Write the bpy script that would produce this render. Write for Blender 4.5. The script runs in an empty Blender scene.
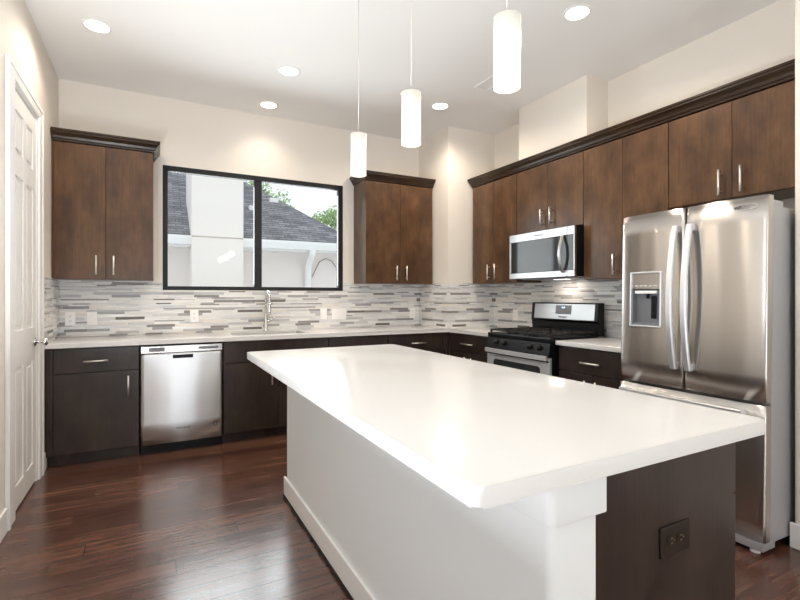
import bpy, bmesh, math, random
from mathutils import Vector, Matrix
S = bpy.context.scene
C = S.collection
PI = math.pi

# ------------------------------------------------------------------ camera
H = 1.254
cam_d = bpy.data.cameras.new('camera')
cam = bpy.data.objects.new('camera', cam_d)
C.objects.link(cam)
cam_d.sensor_width = 36.0
cam_d.lens = 36.0 * 466.5 / 800.0
cam_d.shift_y = -4.0 / 800.0
cam_d.clip_start = 0.02
cam.location = (0, 0, H)
cam.rotation_euler = (PI / 2, 0, -math.radians(27.89))
S.camera = cam

# ------------------------------------------------------------------ view, world, daylight
S.view_settings.view_transform = 'Standard'
S.view_settings.look = 'None'
S.view_settings.gamma = 1.0
S.view_settings.use_curve_mapping = False
S.view_settings.exposure = 0.20
S.cycles.use_denoising = True
S.cycles.max_bounces = 10
S.cycles.diffuse_bounces = 6
S.cycles.glossy_bounces = 5
S.cycles.transparent_max_bounces = 12
S.cycles.sample_clamp_indirect = 6.0
S.cycles.caustics_reflective = False
S.cycles.caustics_refractive = False

W = bpy.data.worlds.new('world')
S.world = W
W.use_nodes = True
wt = W.node_tree
wt.nodes.clear()
w_out = wt.nodes.new('ShaderNodeOutputWorld')
w_bg = wt.nodes.new('ShaderNodeBackground')
w_tc = wt.nodes.new('ShaderNodeTexCoord')
w_no = wt.nodes.new('ShaderNodeTexNoise')
w_no.inputs['Scale'].default_value = 2.6
w_no.inputs['Detail'].default_value = 5
w_rp = wt.nodes.new('ShaderNodeValToRGB')
w_rp.color_ramp.elements[0].position = 0.35
w_rp.color_ramp.elements[0].color = (0.74, 0.86, 1.0, 1)
w_rp.color_ramp.elements[1].position = 0.6
w_rp.color_ramp.elements[1].color = (1.0, 1.0, 1.0, 1)
wt.links.new(w_tc.outputs['Generated'], w_no.inputs['Vector'])
wt.links.new(w_no.outputs['Fac'], w_rp.inputs['Fac'])
wt.links.new(w_rp.outputs['Color'], w_bg.inputs['Color'])
wt.links.new(w_bg.outputs['Background'], w_out.inputs['Surface'])
w_bg.inputs['Strength'].default_value = 1.22


def area_light(name, loc, rot, sx, sy, power, color=(1, 1, 1)):
    d = bpy.data.lights.new(name, 'AREA')
    d.shape = 'RECTANGLE'
    d.size, d.size_y = sx, sy
    d.energy = power
    d.color = color
    o = bpy.data.objects.new(name, d)
    o.location = loc
    o.rotation_euler = rot
    C.objects.link(o)
    return o


# added up-lights inside the rear windows, brightening the ceiling like bounced daylight
REAR_Y = -5.0
for i, xc in enumerate((-0.11, 1.05, 2.21)):
    area_light('ceiling_fill_rear', (xc, REAR_Y + 0.62, 0.55), (math.radians(162), 0, 0), 0.86, 1.0, 46, (0.91, 0.96, 1.0))
# daylight through the window over the sink
area_light('daylight_sink_window', (0.945, 4.93, 1.87), (-PI / 2, 0, 0), 1.6, 1.0, 30.0, (0.91, 0.96, 1.0))
# added unseen up-light inside the left wall, fills ceiling and island side
area_light('ceiling_fill_side', (-0.50, 1.05, 0.80), (0, -math.radians(173), 0), 0.36, 1.8, 66, (0.91, 0.96, 1.0))

DOWN_W = 38.0       # each recessed ceiling lamp
PEND_W = 1.4        # each pendant bulb
WARM = (1.0, 0.86, 0.70)


# ------------------------------------------------------------------ material helpers
def srgb(r, g, b):
    f = lambda c: (c / 255 / 12.92) if c / 255 <= 0.04045 else ((c / 255 + 0.055) / 1.055) ** 2.4
    return (f(r), f(g), f(b), 1)


class NT:
    def __init__(self, name):
        self.m = bpy.data.materials.new(name)
        self.m.use_nodes = True
        self.t = self.m.node_tree
        self.bsdf = self.t.nodes['Principled BSDF']

    def n(self, typ, **kw):
        nd = self.t.nodes.new(typ)
        for k, v in kw.items():
            setattr(nd, k, v)
        return nd

    def l(self, a, b):
        self.t.links.new(a, b)

    def math(self, op, a, b=None, c=None):
        nd = self.n('ShaderNodeMath', operation=op)
        for i, v in enumerate((a, b, c)):
            if v is None:
                continue
            if isinstance(v, (int, float)):
                nd.inputs[i].default_value = v
            else:
                self.l(v, nd.inputs[i])
        return nd.outputs[0]

    def obj(self):
        return self.n('ShaderNodeTexCoord').outputs['Object']

    def mapping(self, vec, scale=(1, 1, 1), loc=(0, 0, 0)):
        mp = self.n('ShaderNodeMapping')
        mp.inputs['Scale'].default_value = scale
        mp.inputs['Location'].default_value = loc
        self.l(vec, mp.inputs['Vector'])
        return mp.outputs['Vector']

    def noise(self, vec, scale, detail=3, rough=0.5):
        nd = self.n('ShaderNodeTexNoise')
        nd.inputs['Scale'].default_value = scale
        nd.inputs['Detail'].default_value = detail
        nd.inputs['Roughness'].default_value = rough
        self.l(vec, nd.inputs['Vector'])
        return nd.outputs['Fac']

    def ramp(self, fac, stops, interp='LINEAR'):
        nd = self.n('ShaderNodeValToRGB')
        cr = nd.color_ramp
        cr.interpolation = interp
        while len(cr.elements) > 1:
            cr.elements.remove(cr.elements[-1])
        cr.elements[0].position, cr.elements[0].color = stops[0]
        for p, c in stops[1:]:
            e = cr.elements.new(p)
            e.color = c
        self.l(fac, nd.inputs['Fac'])
        return nd.outputs['Color']

    def mix(self, fac, a, b, blend='MIX'):
        nd = self.n('ShaderNodeMix', data_type='RGBA', blend_type=blend)
        for sock, v in ((nd.inputs[0], fac), (nd.inputs[6], a), (nd.inputs[7], b)):
            if isinstance(v, (int, float, tuple)):
                sock.default_value = v
            else:
                self.l(v, sock)
        return nd.outputs[2]

    def bump(self, h, strength=0.1, dist=0.01):
        nd = self.n('ShaderNodeBump')
        nd.inputs['Strength'].default_value = strength
        nd.inputs['Distance'].default_value = dist
        self.l(h, nd.inputs['Height'])
        self.l(nd.outputs['Normal'], self.bsdf.inputs['Normal'])

    def set(self, **kw):
        names = dict(color='Base Color', rough='Roughness', metal='Metallic', spec='Specular IOR Level',
                     aniso='Anisotropic', anrot='Anisotropic Rotation', emit='Emission Strength', ecol='Emission Color', coat='Coat Weight',
                     coatr='Coat Roughness', trans='Transmission Weight', ior='IOR')
        for k, v in kw.items():
            s = self.bsdf.inputs[names[k]]
            if isinstance(v, (int, float, tuple)):
                s.default_value = v
            else:
                self.l(v, s)
        return self


def paint(name, col, rough=0.6, bump=0.04, scale=220):
    t = NT(name)
    v = t.obj()
    n = t.noise(v, 1.3, 2)
    c0 = tuple(x * 0.985 for x in col[:3]) + (1,)
    t.set(color=t.mix(n, c0, col), rough=rough, spec=0.3)
    if bump:
        t.bump(t.noise(v, scale, 2), bump, 0.002)
    return t.m


def plain(name, col, rough=0.5, metal=0.0, spec=0.5, **kw):
    t = NT(name)
    v = t.obj()
    n = t.noise(v, 35, 2)
    c0 = tuple(x * 0.94 for x in col[:3]) + (1,)
    t.set(color=t.mix(n, c0, col), rough=rough, metal=metal, spec=spec, **kw)
    return t.m


M = {}
M['wall'] = paint('wall_paint', (0.80, 0.745, 0.675, 1), 0.7, 0.05, 160)
M['ceiling'] = paint('ceiling_paint', (0.87, 0.855, 0.835, 1), 0.8, 0.05, 140)
M['trim'] = paint('trim_paint', (0.88, 0.87, 0.85, 1), 0.4, 0.0)
M['halfwall'] = paint('half_wall_paint', (0.82, 0.845, 0.85, 1), 0.6, 0.05, 160)
M['doorpaint'] = paint('door_paint', (0.90, 0.885, 0.86, 1), 0.38, 0.0)
M['plate'] = plain('white_plastic', (0.95, 0.94, 0.925, 1), 0.35)
M['slot'] = plain('slot_dark', (0.10, 0.09, 0.08, 1), 0.5)
M['black'] = plain('black_enamel', (0.006, 0.006, 0.0065, 1), 0.3, 0.0, 0.22)
M['blackmatte'] = plain('cast_iron_black', (0.018, 0.016, 0.016, 1), 0.5, 0.0, 0.3)
M['rubber'] = plain('black_rubber', (0.012, 0.012, 0.012, 1), 0.8)
M['frame'] = plain('black_window_frame', (0.012, 0.012, 0.013, 1), 0.5, 0.0, 0.3)
M['chrome'] = plain('chrome', (0.82, 0.82, 0.82, 1), 0.08, 1.0)
M['nickel'] = plain('brushed_nickel', (0.80, 0.765, 0.72, 1), 0.36, 0.9)
M['greyside'] = plain('grey_appliance_paint', (0.40, 0.405, 0.41, 1), 0.38, 0.2)
M['greyplastic'] = plain('grey_plastic', (0.24, 0.25, 0.27, 1), 0.4)
M['bronze'] = plain('dark_bronze_plate', (0.030, 0.024, 0.020, 1), 0.22, 0.3)
M['inkgrey'] = plain('dark_print', (0.10, 0.10, 0.11, 1), 0.4)
M['whiteprint'] = plain('silver_print', (0.75, 0.75, 0.75, 1), 0.3)
M['copperdot'] = plain('bronze_contact', (0.30, 0.20, 0.12, 1), 0.4, 0.8)


def cabinet_wood(name='espresso_maple', f=1.0, shaded=None):
    t = NT(name)
    v = t.obj()
    oi = t.n('ShaderNodeObjectInfo')
    off = t.n('ShaderNodeVectorMath', operation='SCALE')
    comb = t.n('ShaderNodeCombineXYZ')
    for i in range(3):
        t.l(oi.outputs['Random'], comb.inputs[i])
    t.l(comb.outputs[0], off.inputs[0])
    off.inputs['Scale'].default_value = 17.0
    add = t.n('ShaderNodeVectorMath', operation='ADD')
    t.l(v, add.inputs[0])
    t.l(off.outputs[0], add.inputs[1])
    vv = add.outputs[0]
    blotch = t.noise(t.mapping(vv, (4.5, 4.5, 2.4)), 1.3, 4, 0.62)
    grain = t.noise(t.mapping(vv, (70, 70, 2.2)), 1.6, 4, 0.6)
    c = t.ramp(blotch, [(0.28, (0.050 * f, 0.025 * f, 0.0135 * f, 1)), (0.5, (0.088 * f, 0.0445 * f, 0.0215 * f, 1)), (0.72, (0.145 * f, 0.076 * f, 0.034 * f, 1))])
    if shaded:
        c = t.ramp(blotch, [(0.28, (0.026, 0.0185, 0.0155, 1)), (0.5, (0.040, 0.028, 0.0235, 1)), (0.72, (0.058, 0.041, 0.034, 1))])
    g = t.ramp(grain, [(0.3, (0.80, 0.78, 0.77, 1)), (0.65, (1.08, 1.06, 1.05, 1))])
    col = t.mix(1.0, c, g, 'MULTIPLY')
    t.set(color=col, rough=0.28, spec=0.36)
    t.bump(grain, 0.05, 0.001)
    return t.m


M['wood'] = cabinet_wood()
M['woodshaded'] = cabinet_wood('espresso_maple_shaded', 1.0, True)  # same wood, shade on the low cabinets and island put into the colour
M['crownshade'] = cabinet_wood('espresso_maple_crown_shade', 0.30)  # same wood again, darkened to paint in the shade on the crown


def steel(name, base=(0.60, 0.585, 0.565, 1), rough=0.24, aniso=0.75, rot=0.25, wavy=0.0):
    t = NT(name)
    v = t.obj()
    fine = t.noise(t.mapping(v, (6, 6, 900)), 1.0, 2)
    t.set(color=t.mix(fine, tuple(x * 0.93 for x in base[:3]) + (1,), base), metal=1.0, rough=rough, aniso=aniso, anrot=rot)
    tg = t.n('ShaderNodeTangent', direction_type='RADIAL', axis='Z')
    t.l(tg.outputs[0], t.bsdf.inputs['Tangent'])
    if wavy:
        t.bump(t.noise(t.mapping(v, (4.5, 1.0, 0.35)), 1.6, 1), wavy, 0.03)
    return t.m


M['steel'] = steel('brushed_stainless')
M['steelfridge'] = steel('brushed_stainless_door', (0.58, 0.55, 0.52, 1), 0.25, 0.93, 0.25, 0.17)
M['steeldw'] = steel('brushed_stainless_panel', (0.77, 0.785, 0.80, 1), 0.36, 0.92, 0.25, 0.08)
M['steelbright'] = steel('bright_stainless', (0.50, 0.497, 0.493, 1), 0.32, 0.5)


def glossy_black_glass():
    t = NT('black_glass')
    n = t.noise(t.obj(), 8, 2)
    t.set(color=t.mix(n, (0.028, 0.030, 0.030, 1), (0.036, 0.038, 0.038, 1)), rough=0.06, spec=0.35)
    return t.m


M['steelsatin'] = plain('satin_stainless', (0.86, 0.87, 0.89, 1), 0.36, 0.7)
M['blackglass'] = glossy_black_glass()


def quartz():
    t = NT('white_quartz')
    v = t.obj()
    n = t.noise(v, 90, 3)
    b = t.noise(v, 1.1, 2)
    c = t.mix(n, (0.745, 0.745, 0.735, 1), (0.785, 0.785, 0.775, 1))
    t.set(color=t.mix(b, c, (0.775, 0.77, 0.76, 1)), rough=0.14, spec=0.22)
    return t.m


M['quartz'] = quartz()


def floor_wood():
    t = NT('dark_hardwood')
    v = t.obj()
    sp = t.n('ShaderNodeSeparateXYZ')
    t.l(v, sp.inputs[0])
    x, y = sp.outputs[0], sp.outputs[1]
    PW = 0.127
    yy = t.math('DIVIDE', t.math('ADD', y, 20.03), PW)
    row = t.math('FLOOR', yy)
    fy = t.math('FRACT', yy)
    wn = t.n('ShaderNodeTexWhiteNoise', noise_dimensions='1D')
    t.l(row, wn.inputs['W'])
    r1 = wn.outputs['Value']
    ln = t.math('ADD', t.math('MULTIPLY', r1, 0.5), 0.75)
    xx = t.math('DIVIDE', t.math('ADD', t.math('ADD', x, 20.0), t.math('MULTIPLY', r1, 7.3)), ln)
    ci = t.math('FLOOR', xx)
    fx = t.math('FRACT', xx)
    cb = t.n('ShaderNodeCombineXYZ')
    t.l(row, cb.inputs[0])
    t.l(ci, cb.inputs[1])
    w2 = t.n('ShaderNodeTexWhiteNoise', noise_dimensions='2D')
    t.l(cb.outputs[0], w2.inputs['Vector'])
    # grain, shifted for every board
    sh = t.n('ShaderNodeVectorMath', operation='SCALE')
    t.l(w2.outputs['Color'], sh.inputs[0])
    sh.inputs['Scale'].default_value = 30
    ad = t.n('ShaderNodeVectorMath', operation='ADD')
    t.l(v, ad.inputs[0])
    t.l(sh.outputs[0], ad.inputs[1])
    g1 = t.noise(t.mapping(ad.outputs[0], (1.6, 26, 1)), 1.5, 5, 0.62)
    g2 = t.noise(t.mapping(ad.outputs[0], (3.0, 5.5, 1)), 1.4, 3, 0.5)
    base = t.ramp(w2.outputs['Value'], [(0.0, (0.080, 0.036, 0.0245, 1)), (0.5, (0.112, 0.051, 0.034, 1)), (1.0, (0.150, 0.072, 0.047, 1))])
    gm = t.ramp(g1, [(0.3, (0.62, 0.58, 0.55, 1)), (0.62, (1.2, 1.2, 1.2, 1))])
    bm_ = t.ramp(g2, [(0.3, (0.78, 0.76, 0.75, 1)), (0.7, (1.15, 1.13, 1.12, 1))])
    col = t.mix(1.0, t.mix(1.0, base, gm, 'MULTIPLY'), bm_, 'MULTIPLY')
    e1 = t.math('LESS_THAN', fy, 0.028)
    e2 = t.math('LESS_THAN', fx, 0.0035)
    edge = t.math('MAXIMUM', e1, e2)
    col = t.mix(edge, col, (0.006, 0.0035, 0.003, 1))
    hgt = t.math('SUBTRACT', t.math('ADD', t.math('MULTIPLY', g1, 0.25), t.math('MULTIPLY', g2, 0.9)), edge)
    t.set(color=col, rough=t.math('ADD', t.math('MULTIPLY', g1, 0.12), 0.16), spec=1.0)
    t.bump(hgt, 0.22, 0.004)
    return t.m


M['floor'] = floor_wood()


def mosaic_tile():
    t = NT('linear_mosaic_tile')
    v = t.obj()
    sp = t.n('ShaderNodeSeparateXYZ')
    t.l(v, sp.inputs[0])
    x, y, z = sp.outputs
    u = t.math('ADD', t.math('ADD', x, y), 30.0)
    h = 0.0122
    zz = t.math('ADD', z, 0.004)
    r = t.math('FLOOR', t.math('DIVIDE', zz, h))
    p = t.math('FLOOR', t.math('DIVIDE', zz, 2 * h))
    fr = t.math('FRACT', t.math('DIVIDE', zz, h))
    fp = t.math('FRACT', t.math('DIVIDE', zz, 2 * h))
    wp = t.n('ShaderNodeTexWhiteNoise', noise_dimensions='1D')
    t.l(t.math('ADD', p, 0.37), wp.inputs['W'])
    sel = t.math('GREATER_THAN', wp.outputs['Value'], 0.42)
    inv = t.math('SUBTRACT', 1.0, sel)
    rid = t.math('ADD', t.math('MULTIPLY', sel, t.math('ADD', p, 500.0)), t.math('MULTIPLY', inv, r))
    fz = t.math('ADD', t.math('MULTIPLY', sel, t.math('MULTIPLY', fp, 2.0)), t.math('MULTIPLY', inv, fr))
    wr = t.n('ShaderNodeTexWhiteNoise', noise_dimensions='1D')
    t.l(rid, wr.inputs['W'])
    rs = t.n('ShaderNodeSeparateColor')
    t.l(wr.outputs['Color'], rs.inputs[0])
    L = t.math('ADD', t.math('MULTIPLY', rs.outputs[0], 0.15), 0.12)
    uu = t.math('DIVIDE', t.math('ADD', u, t.math('MULTIPLY', rs.outputs[1], 9.0)), L)
    ci = t.math('FLOOR', uu)
    fu = t.math('FRACT', uu)
    cb = t.n('ShaderNodeCombineXYZ')
    t.l(rid, cb.inputs[0])
    t.l(ci, cb.inputs[1])
    w2 = t.n('ShaderNodeTexWhiteNoise', noise_dimensions='2D')
    t.l(cb.outputs[0], w2.inputs['Vector'])
    val = w2.outputs['Value']
    col = t.ramp(val, [(0.0, srgb(229, 229, 228)), (0.22, srgb(220, 221, 223)), (0.40, srgb(234, 233, 231)), (0.56, srgb(209, 210, 212)),
                       (0.68, srgb(228, 223, 216)), (0.75, srgb(190, 191, 194)), (0.83, srgb(162, 162, 164)),
                       (0.915, srgb(138, 136, 136)), (0.968, srgb(112, 107, 104))], 'CONSTANT')
    st = t.noise(t.mapping(v, (9, 9, 140)), 1.2, 4, 0.6)
    sm = t.ramp(st, [(0.3, (0.84, 0.835, 0.83, 1)), (0.65, (1.04, 1.04, 1.04, 1))])
    col = t.mix(1.0, col, sm, 'MULTIPLY')
    jz = t.math('LESS_THAN', fz, 0.10)
    ju = t.math('LESS_THAN', t.math('MULTIPLY', fu, L), 0.0016)
    j = t.math('MAXIMUM', jz, ju)
    col = t.mix(j, col, srgb(212, 208, 204))
    rsep = t.n('ShaderNodeSeparateColor')
    t.l(w2.outputs['Color'], rsep.inputs[0])
    t.set(color=col, rough=t.math('ADD', t.math('MULTIPLY', rsep.outputs[1], 0.35), 0.15), spec=0.45)
    t.bump(t.math('SUBTRACT', 1.0, j), 0.15, 0.002)
    return t.m


M['tile'] = mosaic_tile()


def shingles():
    t = NT('roof_shingles')
    v = t.obj()
    bk = t.n('ShaderNodeTexBrick')
    bk.inputs['Scale'].default_value = 1.0
    bk.inputs['Brick Width'].default_value = 0.22
    bk.inputs['Row Height'].default_value = 0.05
    bk.inputs['Mortar Size'].default_value = 0.006
    bk.inputs['Color1'].default_value = srgb(116, 116, 121)
    bk.inputs['Color2'].default_value = srgb(152, 152, 156)
    bk.inputs['Mortar'].default_value = srgb(92, 92, 97)
    sp = t.n('ShaderNodeSeparateXYZ')
    t.l(v, sp.inputs[0])
    cb = t.n('ShaderNodeCombineXYZ')
    t.l(sp.outputs[0], cb.inputs[0])
    t.l(sp.outputs[2], cb.inputs[1])
    t.l(cb.outputs[0], bk.inputs['Vector'])
    n = t.noise(v, 5, 3)
    t.set(color=t.mix(1.0, bk.outputs['Color'], t.ramp(n, [(0.3, (0.75, 0.75, 0.75, 1)), (0.7, (1.15, 1.15, 1.15, 1))]), 'MULTIPLY'), rough=0.9, spec=0.2)
    return t.m


M['shingle'] = shingles()
M['stucco'] = paint('pale_stucco', (0.84, 0.79, 0.75, 1), 0.9, 0.25, 60)
M['stuccowall'] = paint('pale_siding', (0.80, 0.74, 0.72, 1), 0.9, 0.2, 60)
M['gutter'] = plain('white_gutter', (0.86, 0.87, 0.88, 1), 0.5)
M['ground'] = plain('dry_ground', (0.30, 0.32, 0.20, 1), 0.95)
M['bark'] = plain('bark', (0.12, 0.08, 0.05, 1), 0.9)


def leaf():
    t = NT('leaves')
    n = t.noise(t.obj(), 3.5, 3)
    t.set(color=t.ramp(n, [(0.3, (0.20, 0.33, 0.10, 1)), (0.7, (0.48, 0.62, 0.28, 1))]), rough=0.7)
    return t.m


M['leaf'] = leaf()


def pane_mat():
    t = NT('window_glass')
    tr = t.n('ShaderNodeBsdfTransparent')
    tr.inputs['Color'].default_value = (0.97, 0.985, 0.98, 1)
    gl = t.n('ShaderNodeBsdfGlossy')
    gl.inputs['Roughness'].default_value = 0.03
    fr = t.n('ShaderNodeFresnel')
    fr.inputs['IOR'].default_value = 1.25
    mx = t.n('ShaderNodeMixShader')
    t.l(fr.outputs[0], mx.inputs[0])
    t.l(tr.outputs[0], mx.inputs[1])
    t.l(gl.outputs[0], mx.inputs[2])
    out = [n for n in t.t.nodes if n.type == 'OUTPUT_MATERIAL'][0]
    t.l(mx.outputs[0], out.inputs['Surface'])
    return t.m


M['pane'] = pane_mat()


def emitter(name, col, strength):
    t = NT(name)
    n = t.noise(t.obj(), 3, 1)
    t.set(color=(0.9, 0.9, 0.9, 1), ecol=t.mix(n, col, tuple(min(1, c * 1.02) for c in col[:3]) + (1,)), emit=strength, rough=0.4)
    return t.m


M['lens'] = emitter('lamp_lens', (1.0, 0.95, 0.87, 1), 5.0)
M['bulb'] = emitter('lamp_bulb', (1.0, 0.95, 0.87, 1), 2.0)
M['display'] = emitter('clock_display', (0.45, 0.6, 1.0, 1), 1.2)


def opal():
    t = NT('opal_glass_shade')
    v = t.obj()
    sp = t.n('ShaderNodeSeparateXYZ')
    t.l(v, sp.inputs[0])
    # the bulb sits in the lower half of the shade: brightest there
    e = t.ramp(sp.outputs[2], [(0.02, (1, 1, 1, 1)), (0.12, (1, 1, 1, 1)), (0.225, (0.52, 0.52, 0.50, 1))])
    t.set(color=(0.36, 0.355, 0.34, 1), ecol=t.mix(1.0, e, (1.0, 0.93, 0.80, 1), 'MULTIPLY'), emit=0.72, rough=0.3)
    return t.m


M['opal'] = opal()


# ------------------------------------------------------------------ geometry helpers
class MB:
    def __init__(self):
        self.b = bmesh.new()

    def box(self, x0, x1, y0, y1, z0, z1, bev=0.0, seg=2, smooth=False):
        x0, x1 = min(x0, x1), max(x0, x1)
        y0, y1 = min(y0, y1), max(y0, y1)
        z0, z1 = min(z0, z1), max(z0, z1)
        vs = [self.b.verts.new((x, y, z)) for x in (x0, x1) for y in (y0, y1) for z in (z0, z1)]
        fs = []
        for q in ((0, 1, 3, 2), (4, 6, 7, 5), (0, 4, 5, 1), (2, 3, 7, 6), (0, 2, 6, 4), (1, 5, 7, 3)):
            fs.append(self.b.faces.new([vs[i] for i in q]))
        if bev:
            es = list({e for f in fs for e in f.edges})
            bmesh.ops.bevel(self.b, geom=es, offset=bev, segments=seg, profile=0.5, affect='EDGES')
        return self

    def poly(self, pts):
        return self.b.faces.new([self.b.verts.new(p) for p in pts])

    def extrude(self, pts, vec, smooth=False):
        """prism from a closed 3D outline along vec"""
        v = Vector(vec)
        a = [self.b.verts.new(p) for p in pts]
        c = [self.b.verts.new(Vector(p) + v) for p in pts]
        n = len(pts)
        fs = [self.b.faces.new(list(reversed(a))), self.b.faces.new(c)]
        for i in range(n):
            f = self.b.faces.new([a[i], a[(i + 1) % n], c[(i + 1) % n], c[i]])
            f.smooth = smooth
            fs.append(f)
        return fs

    def lathe(self, prof, center=(0, 0, 0), axis='Z', seg=24, smooth=True, cap=True):
        """prof: list of (r, h)"""
        def tr(r, a, h):
            if axis == 'Z':
                p = (r * math.cos(a), r * math.sin(a), h)
            elif axis == 'Y':
                p = (r * math.cos(a), h, r * math.sin(a))
            else:
                p = (h, r * math.cos(a), r * math.sin(a))
            return Vector(p) + Vector(center)
        rings = []
        for r, h in prof:
            rings.append([self.b.verts.new(tr(max(r, 1e-5), 2 * PI * i / seg, h)) for i in range(seg)])
        for k in range(len(rings) - 1):
            for i in range(seg):
                f = self.b.faces.new([rings[k][i], rings[k][(i + 1) % seg], rings[k + 1][(i + 1) % seg], rings[k + 1][i]])
                f.smooth = smooth
        if cap:
            self.b.faces.new(list(reversed(rings[0])))
            self.b.faces.new(rings[-1])
        return self

    def tube(self, pts, r, seg=12, cap=True):
        pts = [Vector(p) for p in pts]
        rings = []
        n0 = None
        for i, p in enumerate(pts):
            if i == 0:
                d = pts[1] - p
            elif i == len(pts) - 1:
                d = p - pts[i - 1]
            else:
                d = (pts[i + 1] - p).normalized() + (p - pts[i - 1]).normalized()
            d.normalize()
            if n0 is None:
                up = Vector((0, 0, 1)) if abs(d.z) < 0.9 else Vector((1, 0, 0))
                n0 = d.cross(up).normalized()
            else:
                n0 = (n0 - d * n0.dot(d)).normalized()
            b2 = d.cross(n0)
            rr = r[i] if isinstance(r, (list, tuple)) else r
            rings.append([self.b.verts.new(p + n0 * rr * math.cos(2 * PI * k / seg) + b2 * rr * math.sin(2 * PI * k / seg)) for k in range(seg)])
        for k in range(len(rings) - 1):
            for i in range(seg):
                f = self.b.faces.new([rings[k][i], rings[k][(i + 1) % seg], rings[k + 1][(i + 1) % seg], rings[k + 1][i]])
                f.smooth = True
        if cap:
            self.b.faces.new(list(reversed(rings[0])))
            self.b.faces.new(rings[-1])
        return self

    def sweep(self, sections):
        """sections: list of closed loops (same length); skinned, capped, smooth sides"""
        rings = [[self.b.verts.new(p) for p in s] for s in sections]
        n = len(rings[0])
        for k in range(len(rings) - 1):
            for i in range(n):
                self.b.faces.new([rings[k][i], rings[k][(i + 1) % n], rings[k + 1][(i + 1) % n], rings[k + 1][i]])
        self.b.faces.new(list(reversed(rings[0])))
        self.b.faces.new(rings[-1])
        return self

    def build(self, name, mat, parent=None, loc=None, rot=None):
        bmesh.ops.recalc_face_normals(self.b, faces=self.b.faces[:])
        me = bpy.data.meshes.new(name)
        self.b.to_mesh(me)
        self.b.free()
        me.materials.append(mat)
        o = bpy.data.objects.new(name, me)
        C.objects.link(o)
        if parent is not None:
            o.parent = parent
        if loc is not None:
            o.location = loc
        if rot is not None:
            o.rotation_euler = rot
        return o


def B(x0, x1, y0, y1, z0, z1, bev=0.0, seg=2):
    return MB().box(x0, x1, y0, y1, z0, z1, bev, seg)


def thing(name, label, cat, loc=(0, 0, 0), rz=0.0, group=None):
    o = bpy.data.objects.new(name, None)
    C.objects.link(o)
    o.empty_display_size = 0.1
    o.location = loc
    o.rotation_euler = (0, 0, rz)
    return tag(o, label, cat, group)


def tag(o, label, cat, group=None, kind=None):
    o['label'] = label
    o['category'] = cat
    if group:
        o['group'] = group
    if kind:
        o['kind'] = kind
    return o


def struct(o, label=None, cat=None):
    o['kind'] = 'structure'
    if label:
        o['label'] = label
    if cat:
        o['category'] = cat
    return o


def text_mesh(name, s, size, mat, parent, loc, rot, depth=0.0006, shear=0.0):
    cu = bpy.data.curves.new(name, 'FONT')
    cu.body = s
    cu.size = size
    cu.shear = shear
    cu.extrude = depth
    cu.align_x = 'CENTER'
    cu.align_y = 'CENTER'
    tmp = bpy.data.objects.new(name + '_src', cu)
    C.objects.link(tmp)
    dg = bpy.context.evaluated_depsgraph_get()
    me = bpy.data.meshes.new_from_object(tmp.evaluated_get(dg))
    bpy.data.objects.remove(tmp)
    bpy.data.curves.remove(cu)
    me.materials.clear()
    me.materials.append(mat)
    o = bpy.data.objects.new(name, me)
    C.objects.link(o)
    o.parent = parent
    o.location = loc
    o.rotation_euler = rot
    return o


def smooth_by_angle(o, ang=0.6):
    for p in o.data.polygons:
        p.use_smooth = True
    try:
        o.data.set_sharp_from_angle(angle=ang)
    except Exception:
        pass


# ------------------------------------------------------------------ main dimensions
XL, XR, YB, ZC = -0.697, 3.398, 4.772, 3.067       # left wall, right wall, back wall, ceiling
CHX, CHY = 2.780, 4.1535                           # boxed-in corner
WX, WYE = 2.825, 1.137                             # wall beside the fridge
ZT, TH = 0.909, 0.035                              # counter top height, slab thickness

# ------------------------------------------------------------------ room shell
struct(B(-0.95, 3.6, REAR_Y - 0.2, YB + 0.02, -0.10, 0.0).build('floor', M['floor']), 'dark brown hardwood plank floor', 'floor')
struct(B(-0.95, 3.6, REAR_Y - 0.2, YB + 0.17, ZC, ZC + 0.1).build('ceiling', M['ceiling']), 'pale flat ceiling with recessed lights', 'ceiling')

WX0, WX1, WZ0, WZ1 = 0.077, 1.822, 1.309, 2.450     # window opening
m = MB()
m.box(XL - 0.1, WX0, YB, YB + 0.15, 0, ZC)
m.box(WX1, XR + 0.1, YB, YB + 0.15, 0, ZC)
m.box(WX0, WX1, YB, YB + 0.15, 0, WZ0)
m.box(WX0, WX1, YB, YB + 0.15, WZ1, ZC)
struct(m.build('wall_back', M['wall']), 'beige back wall around the black window', 'wall')

DY0, DY1, DZ = 3.312, 3.968, 2.475                  # door opening in the left wall
m = MB()
m.box(XL - 0.1, XL, REAR_Y, 0.00, 0, ZC)
m.box(XL - 0.1, XL, 0.00, 1.95, 0, 0.80)  # unseen opening added beside the camera to let in more light
m.box(XL - 0.1, XL, 0.00, 1.95, 2.68, ZC)
m.box(XL - 0.1, XL, 1.95, DY0, 0, ZC)
m.box(XL - 0.1, XL, DY1, YB, 0, ZC)
m.box(XL - 0.1, XL, DY0, DY1, DZ, ZC)
struct(m.build('wall_left', M['wall']), 'cream left wall with the white panel door', 'wall')

struct(B(XR, XR + 0.1, WYE - 0.1, YB, 0, ZC).build('wall_right', M['wall']), 'beige right wall above the long cabinet run', 'wall')
struct(B(CHX, XR, CHY, YB, 0, ZC).build('wall_corner', M['wall']), 'boxed-in wall corner between the two cabinet runs', 'wall')
struct(B(3.14, XR, 2.663, 3.463, 2.515, ZC).build('wall_duct', M['wall']), 'boxed-in duct above the microwave cabinets', 'wall')
m = MB()
m.box(WX, XR + 0.1, REAR_Y, WYE, 0, ZC, 0.012, 3)
struct(m.build('wall_fridge', M['wall']), 'wall end right of the refrigerator', 'wall')

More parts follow.
